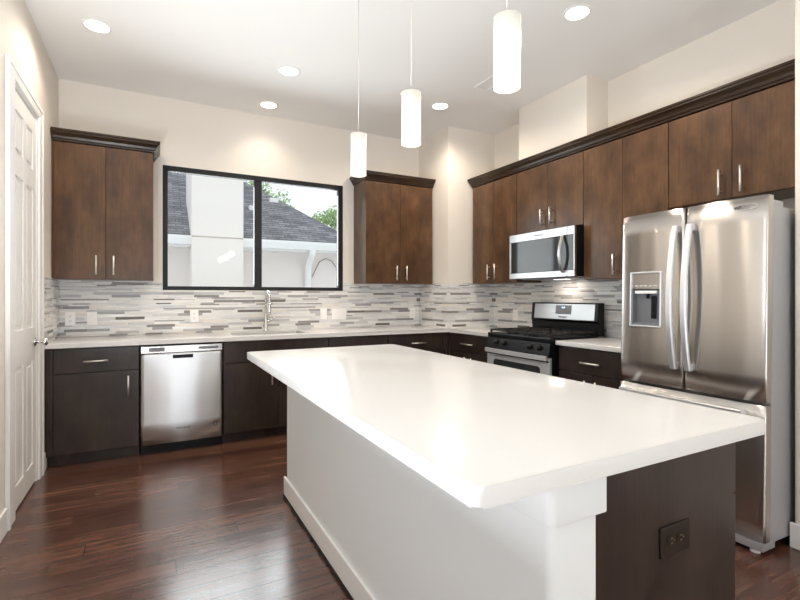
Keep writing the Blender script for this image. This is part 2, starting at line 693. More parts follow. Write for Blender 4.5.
# wall behind the camera with three tall windows
m = MB()
xs = (-0.60, 0.37, 0.52, 1.58, 1.73, 2.70)
m.box(XL - 0.1, xs[0], REAR_Y - 0.12, REAR_Y, 0, ZC)
for a, b in ((xs[1], xs[2]), (xs[3], xs[4]), (xs[5], WX)):
    m.box(a, b, REAR_Y - 0.12, REAR_Y, 0, ZC)
for a, b in ((xs[0], xs[1]), (xs[2], xs[3]), (xs[4], xs[5])):
    m.box(a, b, REAR_Y - 0.12, REAR_Y, 0, 0.04)
    m.box(a, b, REAR_Y - 0.12, REAR_Y, 2.6, ZC)
struct(m.build('wall_rear', M['wall']), 'rear wall with tall windows', 'wall')


# window over the sink
win = thing('window_1', 'black framed two pane sliding window over the sink', 'window')
struct(win)
fy0, fy1 = YB - 0.004, YB + 0.060
m = MB()
m.box(WX0, WX0 + 0.042, fy0, fy1, WZ0, WZ1, 0.003)
m.box(WX1 - 0.05, WX1, fy0, fy1, WZ0, WZ1, 0.003)
m.box(WX0 + 0.042, WX1 - 0.05, fy0, fy1, WZ0, WZ0 + 0.036, 0.003)
m.box(WX0 + 0.042, WX1 - 0.05, fy0, fy1, WZ1 - 0.048, WZ1, 0.003)
m.build('window_frame', M['frame'], win)
B(0.890, 0.962, fy0 + 0.004, fy1 - 0.01, WZ0 + 0.0365, WZ1 - 0.0485, 0.003).build('window_mullion', M['frame'], win)
B(WX0 + 0.0425, 0.8895, fy0 + 0.03, fy0 + 0.036, WZ0 + 0.0365, WZ1 - 0.0485).build('window_pane', M['pane'], win)
B(0.9625, WX1 - 0.0505, fy0 + 0.03, fy0 + 0.036, WZ0 + 0.0365, WZ1 - 0.0485).build('window_pane', M['pane'], win)
m = MB()
m.box(0.915, 0.935, fy0 - 0.006, fy0 + 0.0035, 1.545, 1.575, 0.002)
m.box(0.915, 0.935, fy0 - 0.006, fy0 + 0.0035, 2.135, 2.165, 0.002)
m.build('window_latch', M['frame'], win)

# tiled backsplash
TY = 0.008
m = MB()
m.box(XL + TY, WX0, YB - TY, YB - 0.0005, ZT + 0.0005, 1.392)
m.box(WX0, WX1, YB - TY, YB - 0.0005, ZT + 0.0005, WZ0 - 0.002)
m.box(WX1, CHX - TY, YB - TY, YB - 0.0005, ZT + 0.0005, 1.392)
struct(m.build('wall_backsplash_back', M['tile']), 'grey and white strip mosaic under the window', 'backsplash')
struct(B(XL + 0.0005, XL + TY, 4.125, YB - 0.0005, ZT + 0.0005, 1.392).build('wall_backsplash_left', M['tile']), 'short strip mosaic return beside the white door', 'backsplash')
m = MB()
m.box(CHX - TY, CHX - 0.0005, CHY - TY, YB - TY - 0.0005, ZT + 0.0005, 1.392)
m.box(CHX - 0.0005, XR - TY, CHY - TY, CHY - 0.0005, ZT + 0.0005, 1.392)
struct(m.build('wall_backsplash_corner', M['tile']), 'strip mosaic wrapping the boxed-in corner', 'backsplash')
struct(B(XR - TY, XR - 0.0005, 1.99, CHY - 0.0005, ZT + 0.0005, 1.43).build('wall_backsplash_right', M['tile']), 'strip mosaic behind the range', 'backsplash')

# baseboards
def baseboard(name, x0, x1, y0, y1, h, label):
    o = B(x0, x1, y0, y1, 0.0005, h, 0.004, 2).build(name, M['trim'])
    return struct(o, label, 'baseboard')


baseboard('baseboard_fridge', WX - 0.014, WX - 0.0005, REAR_Y + 0.01, WYE + 0.014, 0.125, 'white baseboard on the wall end beside the refrigerator')
baseboard('baseboard_left', XL + 0.0005, XL + 0.014, 4.0675, 4.222, 0.13, 'short white baseboard between door and cabinet')
baseboard('baseboard_left_front', XL + 0.0005, XL + 0.014, REAR_Y + 0.01, 3.168, 0.13, 'white baseboard on the left wall')

# panel door in the left wall
door = thing('door_1', 'white six panel door in the left wall', 'door')
struct(door)
LX = XL - 0.004                                     # door face plane
m = MB()
dz0, dz1 = 0.012, DZ - 0.034
ya, yb = DY0 + 0.022, DY1 - 0.022
rows = [(0.15, 0.83), (1.05, 1.955), (2.085, 2.335)]
mid = (ya + yb) / 2
cols = [(ya + 0.075, mid - 0.04), (mid + 0.04, yb - 0.09)]
m.box(LX - 0.035, LX - 0.009, ya, yb, dz0, dz1)
# stiles and rails stand proud of the panels' grooves
def strip(y0, y1, z0, z1):
    m.box(LX - 0.0092, LX, y0, y1, z0, z1, 0.0035, 2)
strip(ya, cols[0][0], dz0, dz1)
strip(cols[0][1], cols[1][0], dz0, dz1)
strip(cols[1][1], yb, dz0, dz1)
for c0, c1 in cols:
    prev = dz0
    for r0, r1 in rows:
        strip(c0 - 0.001, c1 + 0.001, prev, r0)
        prev = r1
    strip(c0 - 0.001, c1 + 0.001, prev, dz1)
    for r0, r1 in rows:                              # raised centre of each panel
        m.box(LX - 0.0092, LX - 0.002, c0 + 0.028, c1 - 0.028, r0 + 0.028, r1 - 0.028, 0.006, 2)
leaf_o = m.build('door_leaf', M['doorpaint'], door)
KY, KZ = yb - 0.055, 0.948
m = MB()
m.lathe([(0.030, 0.0), (0.030, 0.006), (0.022, 0.010), (0.011, 0.014), (0.011, 0.038), (0.020, 0.045), (0.027, 0.055), (0.027, 0.066), (0.018, 0.074), (0.002, 0.077)],
        (LX + 0.0005, KY, KZ), 'X', 24)
m.build('door_knob', M['chrome'], leaf_o)
m = MB()                                             # jamb lining
m.box(XL - 0.1, XL, DY0 + 0.0005, DY0 + 0.020, 0.0005, DZ - 0.0005)
m.box(XL - 0.1, XL, DY1 - 0.020, DY1 - 0.0005, 0.0005, DZ - 0.0005)
m.box(XL - 0.1, XL, DY0 + 0.020, DY1 - 0.020, DZ - 0.020, DZ - 0.0005)
m.box(XL - 0.09, LX - 0.036, DY0 + 0.020, DY0 + 0.034, 0.0005, DZ - 0.02)
m.box(XL - 0.09, LX - 0.036, DY1 - 0.034, DY1 - 0.020, 0.0005, DZ - 0.02)
m.build('door_jamb', M['trim'], door)
m = MB()                                             # casing
CW, CH = 0.140, 0.070
for y0, y1 in ((DY0 - CW, DY0 + 0.006), (DY1 - 0.006, DY1 + 0.098)):
    m.box(XL + 0.0005, XL + 0.016, y0, y1, 0.0005, DZ + CH, 0.004, 2)
    yo = y0 if y0 < DY0 - 0.05 else y1 - 0.03
    m.box(XL + 0.0155, XL + 0.022, yo, yo + 0.03, 0.0005, DZ + CH, 0.003, 2)
m.box(XL + 0.0005, XL + 0.016, DY0 + 0.006, DY1 - 0.006, DZ - 0.006, DZ + CH, 0.004, 2)
m.box(XL + 0.0155, XL + 0.022, DY0 - CW + 0.03, DY1 + 0.098 - 0.03, DZ + CH - 0.03, DZ + CH, 0.003, 2)
m.build('door_casing', M['trim'], door)
struct(B(XL - 0.75, XL - 0.7, 3.0, 4.3, 0, 2.6).build('wall_closet', M['wall']))


# ------------------------------------------------------------------ cabinets
def bar_handle(parent, cx, cz, length, vertical, y=-0.0205, mat='nickel'):
    """bar pull standing off the front (front plane at local y)"""
    m = MB()
    off = 0.032
    h = length / 2
    if vertical:
        m.tube([(cx, y - off, cz - h), (cx, y - off, cz + h)], 0.0068, 12)
        for s in (-1, 1):
            m.tube([(cx, y, cz + s * h * 0.68), (cx, y - off, cz + s * h * 0.68)], 0.0045, 10)
    else:
        m.tube([(cx - h, y - off, cz), (cx + h, y - off, cz)], 0.0068, 12)
        for s in (-1, 1):
            m.tube([(cx + s * h * 0.68, y, cz), (cx + s * h * 0.68, y - off, cz)], 0.0045, 10)
    return m.build('handle', M[mat], parent)


def front(parent, kind, x0, x1, z0, z1, handle=None, mat='wood'):
    """slab door or drawer front; handle = (cx, cz, length, vertical)"""
    o = B(x0, x1, -0.020, -0.0005, z0, z1, 0.0018, 2).build(kind, M[mat], parent)
    if handle:
        bar_handle(o, *handle)
    return o


def base_cabinet(label, loc, rz, w, fronts, group=None, depth=0.585, top=ZT - TH - 0.001, toe=True, open_top=False):
    t = thing('base_cabinet', label, 'cabinet', loc, rz, group)
    m = MB()
    if open_top:
        m.box(0, 0.018, 0, depth, 0.102, top)
        m.box(w - 0.018, w, 0, depth, 0.102, top)
        m.box(0.018, w - 0.018, 0, depth, 0.102, 0.12)
        m.box(0.018, w - 0.018, depth - 0.012, depth, 0.12, top)
        m.box(0.018, w - 0.018, 0, 0.018, 0.12, 0.16)
        m.box(0.018, w - 0.018, 0, 0.018, top - 0.19, top)
    else:
        m.box(0, w, 0, depth, 0.102, top)
    m.build('body', M['woodshaded'], t)
    B(0, w, 0.056, 0.075, 0.0005, 0.1015).build('toe_kick', M['woodshaded'], t)
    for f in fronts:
        front(t, *f, mat='woodshaded')
    return t


YF = 4.176            # carcass front of the back run (doors stand 20 mm proud)
XF = 2.799            # carcass front of the right run
HL = 0.165
DT, DB = 0.862, 0.688  # drawer front top and bottom
PT, PB = 0.680, 0.092  # door top and bottom

x0 = -0.692
base_cabinet('espresso base cabinet beside the white door, one drawer over one door', (x0, YF, 0), 0, 0.595, [
    ('filler', 0.001, 0.050, PB, DT),
    ('drawer', 0.054, 0.590, DB, DT, (0.314, 0.770, 0.16, False)),
    ('door', 0.054, 0.590, PB, PT, (0.524, 0.562, HL, True))])
x0 = 0.523
base_cabinet('wide espresso sink base cabinet between dishwasher and drawer base', (x0, YF, 0), 0, 0.920, [
    ('false_front', 0.003, 0.917, DB, DT),
    ('door', 0.003, 0.4585, PB, PT, (0.398, 0.562, HL, True)),
    ('door', 0.4615, 0.917, PB, PT, (0.522, 0.562, HL, True))], open_top=True)
base_cabinet('espresso base cabinet right of the sink base, hidden low behind the island', (1.446, YF, 0), 0, 0.617, [
    ('drawer', 0.003, 0.614, DB, DT, (0.3085, 0.715, 0.16, False)),
    ('door', 0.003, 0.307, PB, PT, (0.26, 0.562, HL, True)),
    ('door', 0.310, 0.614, PB, PT, (0.357, 0.562, HL, True))])
base_cabinet('espresso base cabinet in the corner under the back counter, one drawer pull showing', (2.066, YF, 0), 0, 0.70, [
    ('drawer', 0.003, 0.665, DB, DT, (0.342, 0.772, 0.18, False)),
    ('door', 0.003, 0.665, PB, PT, (0.06, 0.562, HL, True)),
    ('filler', 0.668, 0.699, PB, DT)])
rc = base_cabinet('espresso base cabinet between the corner and the gas range', (XF, 4.140, 0), -PI / 2, 0.715, [
    ('filler', 0.001, 0.026, PB, DT),
    ('drawer', 0.029, 0.712, DB, DT, (0.350, 0.772, 0.19, False)),
    ('door', 0.029, 0.369, PB, PT, (0.318, 0.560, HL, True)),
    ('door', 0.372, 0.712, PB, PT, (0.426, 0.560, HL, True))])
B(-0.0125, -0.0005, -0.032, -0.001, 0.0005, ZT - TH - 0.001).build('corner_post', M['woodshaded'], rc)
base_cabinet('espresso base cabinet between the gas range and the refrigerator', (XF, 2.625, 0), -PI / 2, 0.640, [
    ('drawer', 0.003, 0.637, DB, DT, (0.315, 0.768, 0.165, False)),
    ('door', 0.003, 0.3185, PB, PT, (0.272, 0.560, HL, True)),
    ('door', 0.3215, 0.637, PB, PT, (0.366, 0.560, HL, True))])

# ---- counters
def slab(name, label, outline, z0, z1, bev=0.006, hole=None):
    m = MB()
    fs = m.extrude([(x, y, z0) for x, y in outline], (0, 0, z1 - z0))
    es = list({e for f in fs[:2] for e in f.edges})
    bmesh.ops.bevel(m.b, geom=es, offset=bev, segments=3, profile=0.5, affect='EDGES')
    o = m.build(name, M['quartz'])
    if hole:
        hx0, hx1, hy0, hy1 = hole
        c = B(hx0, hx1, hy0, hy1, z0 - 0.1, z1 + 0.1).build('cutter', M['quartz'])
        md = o.modifiers.new('hole', 'BOOLEAN')
        md.operation = 'DIFFERENCE'
        md.object = c
        md.solver = 'EXACT'
        dg = bpy.context.evaluated_depsgraph_get()
        me = bpy.data.meshes.new_from_object(o.evaluated_get(dg))
        o.modifiers.clear()
        o.data = me
        cm = c.data
        bpy.data.objects.remove(c)
        bpy.data.meshes.remove(cm)
    smooth_by_angle(o, 0.5)
    return tag(o, label, 'countertop')


def rounded(x0, x1, y0, y1, r, n=6):
    pts = []
    for cx, cy, a0 in ((x1 - r, y1 - r, 0), (x0 + r, y1 - r, PI / 2), (x0 + r, y0 + r, PI), (x1 - r, y0 + r, 1.5 * PI)):
        for k in range(n + 1):
            a = a0 + (PI / 2) * k / n
            pts.append((cx + r * math.cos(a), cy + r * math.sin(a)))
    return pts


CYF, CXF = 4.124, 2.757
SX0, SX1, SY0, SY1 = 0.625, 1.275, 4.265, 4.640
slab('countertop', 'long white L-shaped counter under the window, with the sink cut-out',
     [(XL + 0.003, CYF), (CXF, CYF), (CXF, 3.4165), (XR - 0.0085, 3.4165), (XR - 0.0085, CHY - 0.0085), (CHX - 0.0085, CHY - 0.0085), (CHX - 0.0085, YB - 0.0085), (XL + 0.003, YB - 0.0085)],
     ZT - TH, ZT, 0.004, (SX0, SX1, SY0, SY1))
slab('countertop', 'short white counter between the gas range and the refrigerator',
     [(CXF, 1.990), (XR - 0.0085, 1.990), (XR - 0.0085, 2.632), (CXF, 2.632)], ZT - TH, ZT, 0.004)
slab('island_countertop', 'large white island counter in the foreground with rounded edges',
     rounded(0.510, 1.522, 0.673, 2.988, 0.017), ZT - 0.040, ZT, 0.008)

# ---- sink and faucet
t = thing('sink', 'undermount steel sink set in the white counter below the window', 'sink', ((SX0 + SX1) / 2, (SY0 + SY1) / 2, ZT))
hw, hd = (SX1 - SX0) / 2 + 0.004, (SY1 - SY0) / 2 + 0.004
m = MB()
zt_, zb_, tk = -TH - 0.0006, -0.185, 0.003
m.box(-hw, hw, -hd, hd, zb_ - tk, zb_)
m.box(-hw - tk, -hw, -hd - tk, hd + tk, zb_ - tk, zt_)
m.box(hw, hw + tk, -hd - tk, hd + tk, zb_ - tk, zt_)
m.box(-hw, hw, -hd - tk, -hd, zb_ - tk, zt_)
m.box(-hw, hw, hd, hd + tk, zb_ - tk, zt_)
m.build('basin', M['steelbright'], t)
MB().lathe([(0.045, 0), (0.045, 0.003), (0.03, 0.004), (0.028, 0.001)], (0, 0.05, zb_ + 0.0005), 'Z', 24).build('drain', M['chrome'], t)

t = thing('faucet', 'tall chrome gooseneck faucet standing behind the sink', 'faucet', (0.985, 4.690, ZT + 0.0005))
m = MB()
m.lathe([(0.027, 0), (0.027, 0.008), (0.020, 0.014), (0.0175, 0.02), (0.0175, 0.15), (0.014, 0.16), (0.012, 0.17)], (0, 0, 0), 'Z', 24)
m.build('body', M['chrome'], t)
pts = [(0, 0, 0.165), (0, 0, 0.30)]
for k in range(1, 13):
    a = PI * k / 12
    pts.append((0, -0.075 + 0.075 * math.cos(a), 0.30 + 0.088 * math.sin(a)))
pts.append((0, -0.15, 0.27))
m = MB()
m.tube(pts, 0.0125, 14)
m.build('spout', M['chrome'], t)
m = MB()
m.lathe([(0.0125, 0.275), (0.016, 0.262), (0.0185, 0.20), (0.0185, 0.17), (0.015, 0.165)], (0, -0.15, 0), 'Z', 18)
m.build('spray_head', M['chrome'], t)
m = MB()
m.tube([(0.015, 0, 0.095), (0.038, 0, 0.095)], 0.013, 14)
m.tube([(0.036, 0, 0.095), (0.050, -0.01, 0.11), (0.088, -0.03, 0.135)], [0.008, 0.007, 0.005], 12)
m.build('lever', M['chrome'], t)


# ---- wall cabinets
CROWN = [(-0.045, 0.0), (0.008, 0.0), (0.010, 0.012), (0.018, 0.018), (0.024, 0.034), (0.036, 0.050), (0.046, 0.058), (0.046, 0.068), (0.052, 0.074), (0.052, 0.086), (-0.045, 0.086)]


def crown(name, parent, path, z, mat='crownshade'):
    """path: list of ((x,y),(ox,oy)): point and miter offset direction per unit of projection"""
    m = MB()
    secs = []
    for (px, py), (ox, oy) in path:
        secs.append([(px + ox * a, py + oy * a, z + b) for a, b in CROWN])
    m.sweep(secs)
    return m.build(name, M[mat], parent)


def wall_cabinet(label, loc, rz, w, z0, z1, doors, depth=0.303, group=None):
    t = thing('wall_cabinet', label, 'cabinet', (loc[0], loc[1], z0), rz, group)
    B(0, w, 0, depth, 0, z1 - z0).build('body', M['wood'], t)
    for f in doors:
        front(t, *f)
    return t


YU, XU = 4.466, 3.091
UZ0, UZ1 = 1.387, 2.462
dz = UZ1 - UZ0
t = wall_cabinet('espresso wall cabinet left of the window, beside the white door', (-0.692, YU), 0, 0.694, UZ0, UZ1, [
    ('stile', 0.001, 0.012, 0.0, dz - 0.004),
    ('door', 0.014, 0.3525, 0.003, dz - 0.006, (0.290, 0.115, 0.155, True)),
    ('door', 0.3555, 0.691, 0.003, dz - 0.006, (0.409, 0.115, 0.155, True))])
crown('crown', t, [((0.0, -0.02), (0, -1)), ((0.694, -0.02), (1, -1)), ((0.694, 0.303), (1, 0))], dz)
t = wall_cabinet('espresso wall cabinet between the window and the boxed-in corner', (1.949, YU), 0, 0.816, UZ0, UZ1, [
    ('door', 0.003, 0.4065, 0.003, dz - 0.006, (0.353, 0.115, 0.155, True)),
    ('door', 0.4095, 0.813, 0.003, dz - 0.006, (0.472, 0.115, 0.155, True))])
crown('crown', t, [((0.0, 0.303), (-1, 0)), ((0.0, -0.02), (-1, -1)), ((0.816, -0.02), (0.2, -1)), ((0.816, 0.1), (0.2, 0))], dz)

RZ0, RZ1 = 1.385, 2.432
rdz = RZ1 - RZ0
wall_cabinet('two door espresso wall cabinet left of the microwave', (XU, 4.112), -PI / 2, 0.692, RZ0, RZ1, [
    ('door', 0.002, 0.3445, 0.003, rdz - 0.008, (0.288, 0.115, 0.155, True)),
    ('door', 0.3475, 0.690, 0.003, rdz - 0.008, (0.402, 0.115, 0.155, True))])
wall_cabinet('short espresso wall cabinet directly above the microwave', (XU, 3.418), -PI / 2, 0.781, 1.833, RZ1, [
    ('door', 0.002, 0.3865, 0.003, RZ1 - 1.833 - 0.008, (0.337, 0.115, 0.155, True)),
    ('door', 0.3895, 0.779, 0.003, RZ1 - 1.833 - 0.008, (0.447, 0.115, 0.155, True))])
wall_cabinet('tall espresso wall cabinet between the microwave and the refrigerator', (XU, 2.635), -PI / 2, 0.701, RZ0, RZ1, [
    ('door', 0.002, 0.349, 0.003, rdz - 0.008, (0.293, 0.108, 0.155, True)),
    ('door', 0.352, 0.699, 0.003, rdz - 0.008, (0.408, 0.108, 0.155, True))])
wall_cabinet('espresso wall cabinet above the refrigerator', (XU, 1.932), -PI / 2, 0.782, 1.842, RZ1, [
    ('door', 0.002, 0.3875, 0.003, RZ1 - 1.842 - 0.008, (0.330, 0.103, 0.155, True)),
    ('door', 0.3905, 0.780, 0.003, RZ1 - 1.842 - 0.008, (0.449, 0.103, 0.155, True))])
t = thing('crown_molding', 'dark crown molding along the top of the right cabinet run', 'molding', (XU, 4.112, RZ1 + 0.0005), -PI / 2)
t['kind'] = 'thing'
o = crown('molding_profile', t, [((0.0, 0.303), (-0.6, 0)), ((0.0, -0.02), (-0.6, -1)), ((2.962, -0.02), (0, -1)), ((2.962, 0.303), (0, 0))], 0.0)


# ------------------------------------------------------------------ dishwasher
t = thing('dishwasher', 'stainless steel dishwasher under the back counter', 'dishwasher', (-0.0885, YF, 0))
w = 0.605
B(0.002, w - 0.002, 0.0, 0.57, 0.1005, ZT - TH - 0.002).build('body', M['black'], t)
B(0.002, w - 0.002, 0.030, 0.060, 0.0005, 0.0995).build('toe_panel', M['black'], t)
# door: gently bowed front sheet with a pocket handle cut in
m = MB()
zs = [0.083, 0.25, 0.40, 0.55, 0.70, 0.755, 0.783, 0.800]
xs_ = [0.004] + [0.004 + (w - 0.008) * k / 24 for k in range(1, 24)] + [w - 0.004]
px0, px1, pz0 = 0.225, 0.380, 0.755
def bow(x, z):
    a = (x - w / 2) / (w / 2)
    return -0.022 - (0.004 + 0.020 * math.sin(PI * (z - 0.083) / 0.717)) * (1 - a * a)
grid = [[m.b.verts.new((x, bow(x, z), z)) for z in zs] for x in xs_]
back = [[m.b.verts.new((x, -0.001, z)) for z in (zs[0], zs[-1])] for x in xs_]
for i in range(len(xs_) - 1):
    for k in range(len(zs) - 1):
        if xs_[i] >= px0 - 0.005 and xs_[i + 1] <= px1 + 0.005 and k >= 5 and k < 6:
            continue
        f = m.b.faces.new([grid[i][k], grid[i + 1][k], grid[i + 1][k + 1], grid[i][k + 1]])
        f.smooth = True
    m.b.faces.new([grid[i][0], grid[i + 1][0], back[i + 1][0], back[i][0]])
    m.b.faces.new([grid[i][-1], grid[i + 1][-1], back[i + 1][1], back[i][1]])
for i in (0, -1):
    m.b.faces.new([grid[i][k] for k in range(len(zs))] + [back[i][1], back[i][0]])
door_o = m.build('door', M['steeldw'], t)
m = MB()
m.box(0.222, 0.383, -0.0095, -0.006, 0.742, 0.795)
m.build('pocket_handle', M['black'], door_o)
B(0.004, w - 0.004, -0.030, -0.001, 0.802, 0.858, 0.003).build('control_strip', M['steel'], t)
m = MB()
m.box(0.06, 0.17, -0.0312, -0.0302, 0.815, 0.846)
m.build('display_panel', M['greyplastic'], t)
B(0.42, 0.57, -0.0312, -0.0302, 0.820, 0.842).build('button_panel', M['greyplastic'], t)
text_mesh('logo', 'Whirlpool', 0.026, M['inkgrey'], door_o, (0.300, -0.0365, 0.196), (PI / 2, 0, 0), 0.0006, 0.25)
m = MB()
m.lathe([(0.017, -0.0293), (0.017, -0.0285)], (0.545, 0, 0.190), 'Y', 24)
m.build('badge', M['inkgrey'], door_o)
text_mesh('badge_mark', '*', 0.03, M['whiteprint'], door_o, (0.545, -0.0300, 0.184), (PI / 2, 0, 0))


# ------------------------------------------------------------------ gas range
# local frame: x to the viewer's right, y into the wall, front plane y = 0 at world X = 2.735
RW = 0.766
t = thing('gas_range', 'stainless and black gas range below the microwave', 'range', (2.735, 3.409, 0), -PI / 2)
rng = t
m = MB()
m.box(0.002, RW - 0.002, 0.0, 0.595, 0.05, 0.884)
m.box(0.03, RW - 0.03, 0.03, 0.62, 0.0005, 0.05)
m.build('body', M['black'], t)
B(0.0, RW, -0.022, 0.520, 0.8845, 0.925, 0.008, 3).build('cooktop', M['black'], t)
# control panel with knobs
m = MB()
m.extrude([(0.003, -0.0005, 0.8838), (0.003, -0.020, 0.8838), (0.003, -0.036, 0.79), (0.003, -0.0005, 0.79)], (RW - 0.006, 0, 0))
cp = m.build('control_panel', M['black'], t)
for kx in (0.125, 0.225, 0.545, 0.650):
    m = MB()
    m.lathe([(0.024, 0.0), (0.023, -0.010), (0.0185, -0.013), (0.0175, -0.030), (0.014, -0.033)], (0, 0, 0), 'Y', 20)
    m.box(-0.004, 0.004, -0.036, -0.010, -0.017, 0.017, 0.002)
    k = m.build('knob', M['blackmatte'], cp, (kx, -0.0285, 0.845), (-0.17, 0, 0))
# oven door
od = B(0.004, RW - 0.004, -0.030, -0.0006, 0.215, 0.770, 0.004).build('oven_door', M['steelsatin'], t)
m = MB()
m.extrude([(x_, -0.0335, z_) for x_, z_ in rounded(0.10, RW - 0.10, 0.34, 0.695, 0.028)], (0, 0.0033, 0))
m.build('oven_window', M['blackglass'], od)
B(0.004, RW - 0.004, -0.0315, -0.0302, 0.736, 0.747).build('vent_band', M['black'], od)
m = MB()
secs = []
for k in range(25):
    u_ = k / 24
    x_ = 0.010 + (RW - 0.020) * u_
    yb_ = -0.060 - 0.014 * math.sin(PI * u_) ** 0.6
    secs.append([(x_, yb_, 0.752), (x_, yb_ + 0.018, 0.750), (x_, yb_ + 0.018, 0.788), (x_, yb_, 0.786)])
m.sweep(secs)
for x_ in (0.03, RW - 0.03):
    m.box(x_ - 0.016, x_ + 0.016, -0.050, -0.0302, 0.748, 0.769, 0.003)
o = m.build('oven_handle', M['steelsatin'], od)
B(0.004, RW - 0.004, -0.028, -0.0006, 0.055, 0.210, 0.004).build('drawer', M['steelbright'], t)
# burners and grates
bcap = []
for bx, by, br in ((0.19, 0.13, 0.045), (0.19, 0.38, 0.036), (0.575, 0.13, 0.045), (0.575, 0.38, 0.036), (0.383, 0.255, 0.04)):
    m = MB()
    m.lathe([(br * 1.2, 0.9255), (br * 1.15, 0.931), (br, 0.933), (br, 0.940), (br * 0.8, 0.943)], (bx, by, 0), 'Z', 24)
    m.build('burner', M['blackmatte'], t)
for gx0, gx1 in ((0.02, 0.262), (0.268, 0.498), (0.504, 0.746)):
    m = MB()
    gy0, gy1, gz = 0.0, 0.500, 0.950
    b_ = 0.006
    for y_ in (gy0, gy1):
        m.box(gx0, gx1, y_ - b_, y_ + b_, gz - 0.008, gz + 0.006, 0.002)
    for x_ in (gx0 + b_, gx1 - b_):
        m.box(x_ - b_, x_ + b_, gy0, gy1, gz - 0.008, gz + 0.006, 0.002)
    for y_ in (0.13, 0.255, 0.38):
        m.box(gx0, gx1, y_ - b_ * .8, y_ + b_ * .8, gz - 0.006, gz + 0.006, 0.002)
    xm = (gx0 + gx1) / 2
    m.box(xm - b_ * .8, xm + b_ * .8, gy0, gy1, gz - 0.006, gz + 0.006, 0.002)
    for x_ in (gx0 + b_, gx1 - b_):
        for y_ in (gy0 + 0.004, gy1 - 0.004):
            m.box(x_ - 0.008, x_ + 0.008, y_ - 0.008, y_ + 0.008, 0.9255, gz, 0.002)
    m.build('grate', M['blackmatte'], t)
# backguard: world X 3.25 .. 3.33
gy = 3.250 - 2.735
m = MB()
m.extrude([(0.0, gy + 0.012, 0.9255), (0.0, gy + 0.012, 1.025), (0.0, gy - 0.006, 1.035), (0.0, gy + 0.010, 1.195), (0.0, gy + 0.082, 1.195), (0.0, gy + 0.082, 0.9255)], (RW, 0, 0))
es = [e for e in m.b.edges]
bmesh.ops.bevel(m.b, geom=es, offset=0.006, segments=2, profile=0.5, affect='EDGES')
bg = m.build('backguard', M['black'], t)
m = MB()
def gpt(x, z, d):      # point on the slanted face, d proud of it
    k = (z - 1.035) / 0.16
    return (x, gy - 0.006 + 0.016 * k - d, z)
m.sweep([[gpt(0.045, 1.047, 0.004), gpt(0.735, 1.047, 0.004), gpt(0.735, 1.182, 0.004), gpt(0.045, 1.182, 0.004)],
         [gpt(0.045, 1.047, -0.002), gpt(0.735, 1.047, -0.002), gpt(0.735, 1.182, -0.002), gpt(0.045, 1.182, -0.002)]])
m.build('fascia', M['steelbright'], bg)
m = MB()
m.sweep([[gpt(0.310, 1.092, 0.007), gpt(0.488, 1.092, 0.007), gpt(0.488, 1.172, 0.007), gpt(0.310, 1.172, 0.007)],
         [gpt(0.310, 1.092, 0.0042), gpt(0.488, 1.092, 0.0042), gpt(0.488, 1.172, 0.0042), gpt(0.310, 1.172, 0.0042)]])
m.build('control_display', M['greyplastic'], bg)
m = MB()
m.sweep([[gpt(0.372, 1.136, 0.0085), gpt(0.430, 1.136, 0.0085), gpt(0.430, 1.166, 0.0085), gpt(0.372, 1.166, 0.0085)],
         [gpt(0.372, 1.136, 0.0072), gpt(0.430, 1.136, 0.0072), gpt(0.430, 1.166, 0.0072), gpt(0.372, 1.166, 0.0072)]])
m.build('clock_glass', M['blackglass'], bg)
m = MB()
for x_ in (0.383, 0.392, 0.405, 0.414):
    m.sweep([[gpt(x_, 1.144, 0.0095), gpt(x_ + 0.006, 1.144, 0.0095), gpt(x_ + 0.006, 1.159, 0.0095), gpt(x_, 1.159, 0.0095)],
             [gpt(x_, 1.144, 0.0087), gpt(x_ + 0.006, 1.144, 0.0087), gpt(x_ + 0.006, 1.159, 0.0087), gpt(x_, 1.159, 0.0087)]])
m.build('clock_digits', M['display'], bg)
text_mesh('logo', 'Whirlpool', 0.024, M['inkgrey'], bg, (0.395, gy - 0.0098, 1.067), (PI / 2 - 0.1, 0, 0), 0.0006, 0.25)


# ------------------------------------------------------------------ microwave
MW = 0.772
t = thing('microwave', 'stainless over-the-range microwave with dark glass door', 'microwave', (3.000, 3.4145, 1.410), -PI / 2)
mz = 0.4125
B(0.0, MW, 0.0, 0.388, 0.0, mz, 0.003).build('body', M['black'], t)
# steel frame of the door, with a window opening
m = MB()
seamx = 0.694
wz0_, wz1_ = 0.054, 0.340
m.box(0.0, seamx - 0.001, -0.022, -0.0005, wz1_, mz - 0.001, 0.003)
m.box(0.0, seamx - 0.001, -0.022, -0.0005, 0.002, wz0_, 0.003)
m.box(0.0, 0.022, -0.022, -0.0005, wz0_, wz1_, 0.003)
fr = m.build('door', M['steelbright'], t)
B(0.0225, seamx - 0.001, -0.020, -0.001, wz0_ + 0.0005, wz1_ - 0.0005, 0.001).build('door_glass', M['blackglass'], fr)
m = MB()
m.box(seamx + 0.001, MW, -0.022, -0.0005, wz1_, mz - 0.001, 0.003)
m.box(seamx + 0.001, MW, -0.022, -0.0005, 0.002, wz0_, 0.003)
m.box(MW - 0.014, MW, -0.022, -0.0005, wz0_, wz1_, 0.003)
cp = m.build('control_side', M['steelbright'], t)
B(seamx + 0.001, MW - 0.0145, -0.020, -0.001, wz0_ + 0.0005, wz1_ - 0.0005, 0.001).build('control_glass', M['blackglass'], cp)
m = MB()
secs = []
for k in range(21):
    a = k / 20
    zz_ = 0.035 + (0.345 - 0.035) * a
    o_ = -0.028 - 0.042 * math.sin(PI * a)
    secs.append([(0.640, o_, zz_), (0.645, o_ - 0.008, zz_), (0.663, o_ - 0.008, zz_), (0.668, o_, zz_), (0.663, o_ + 0.008, zz_), (0.645, o_ + 0.008, zz_)])
m.sweep(secs)
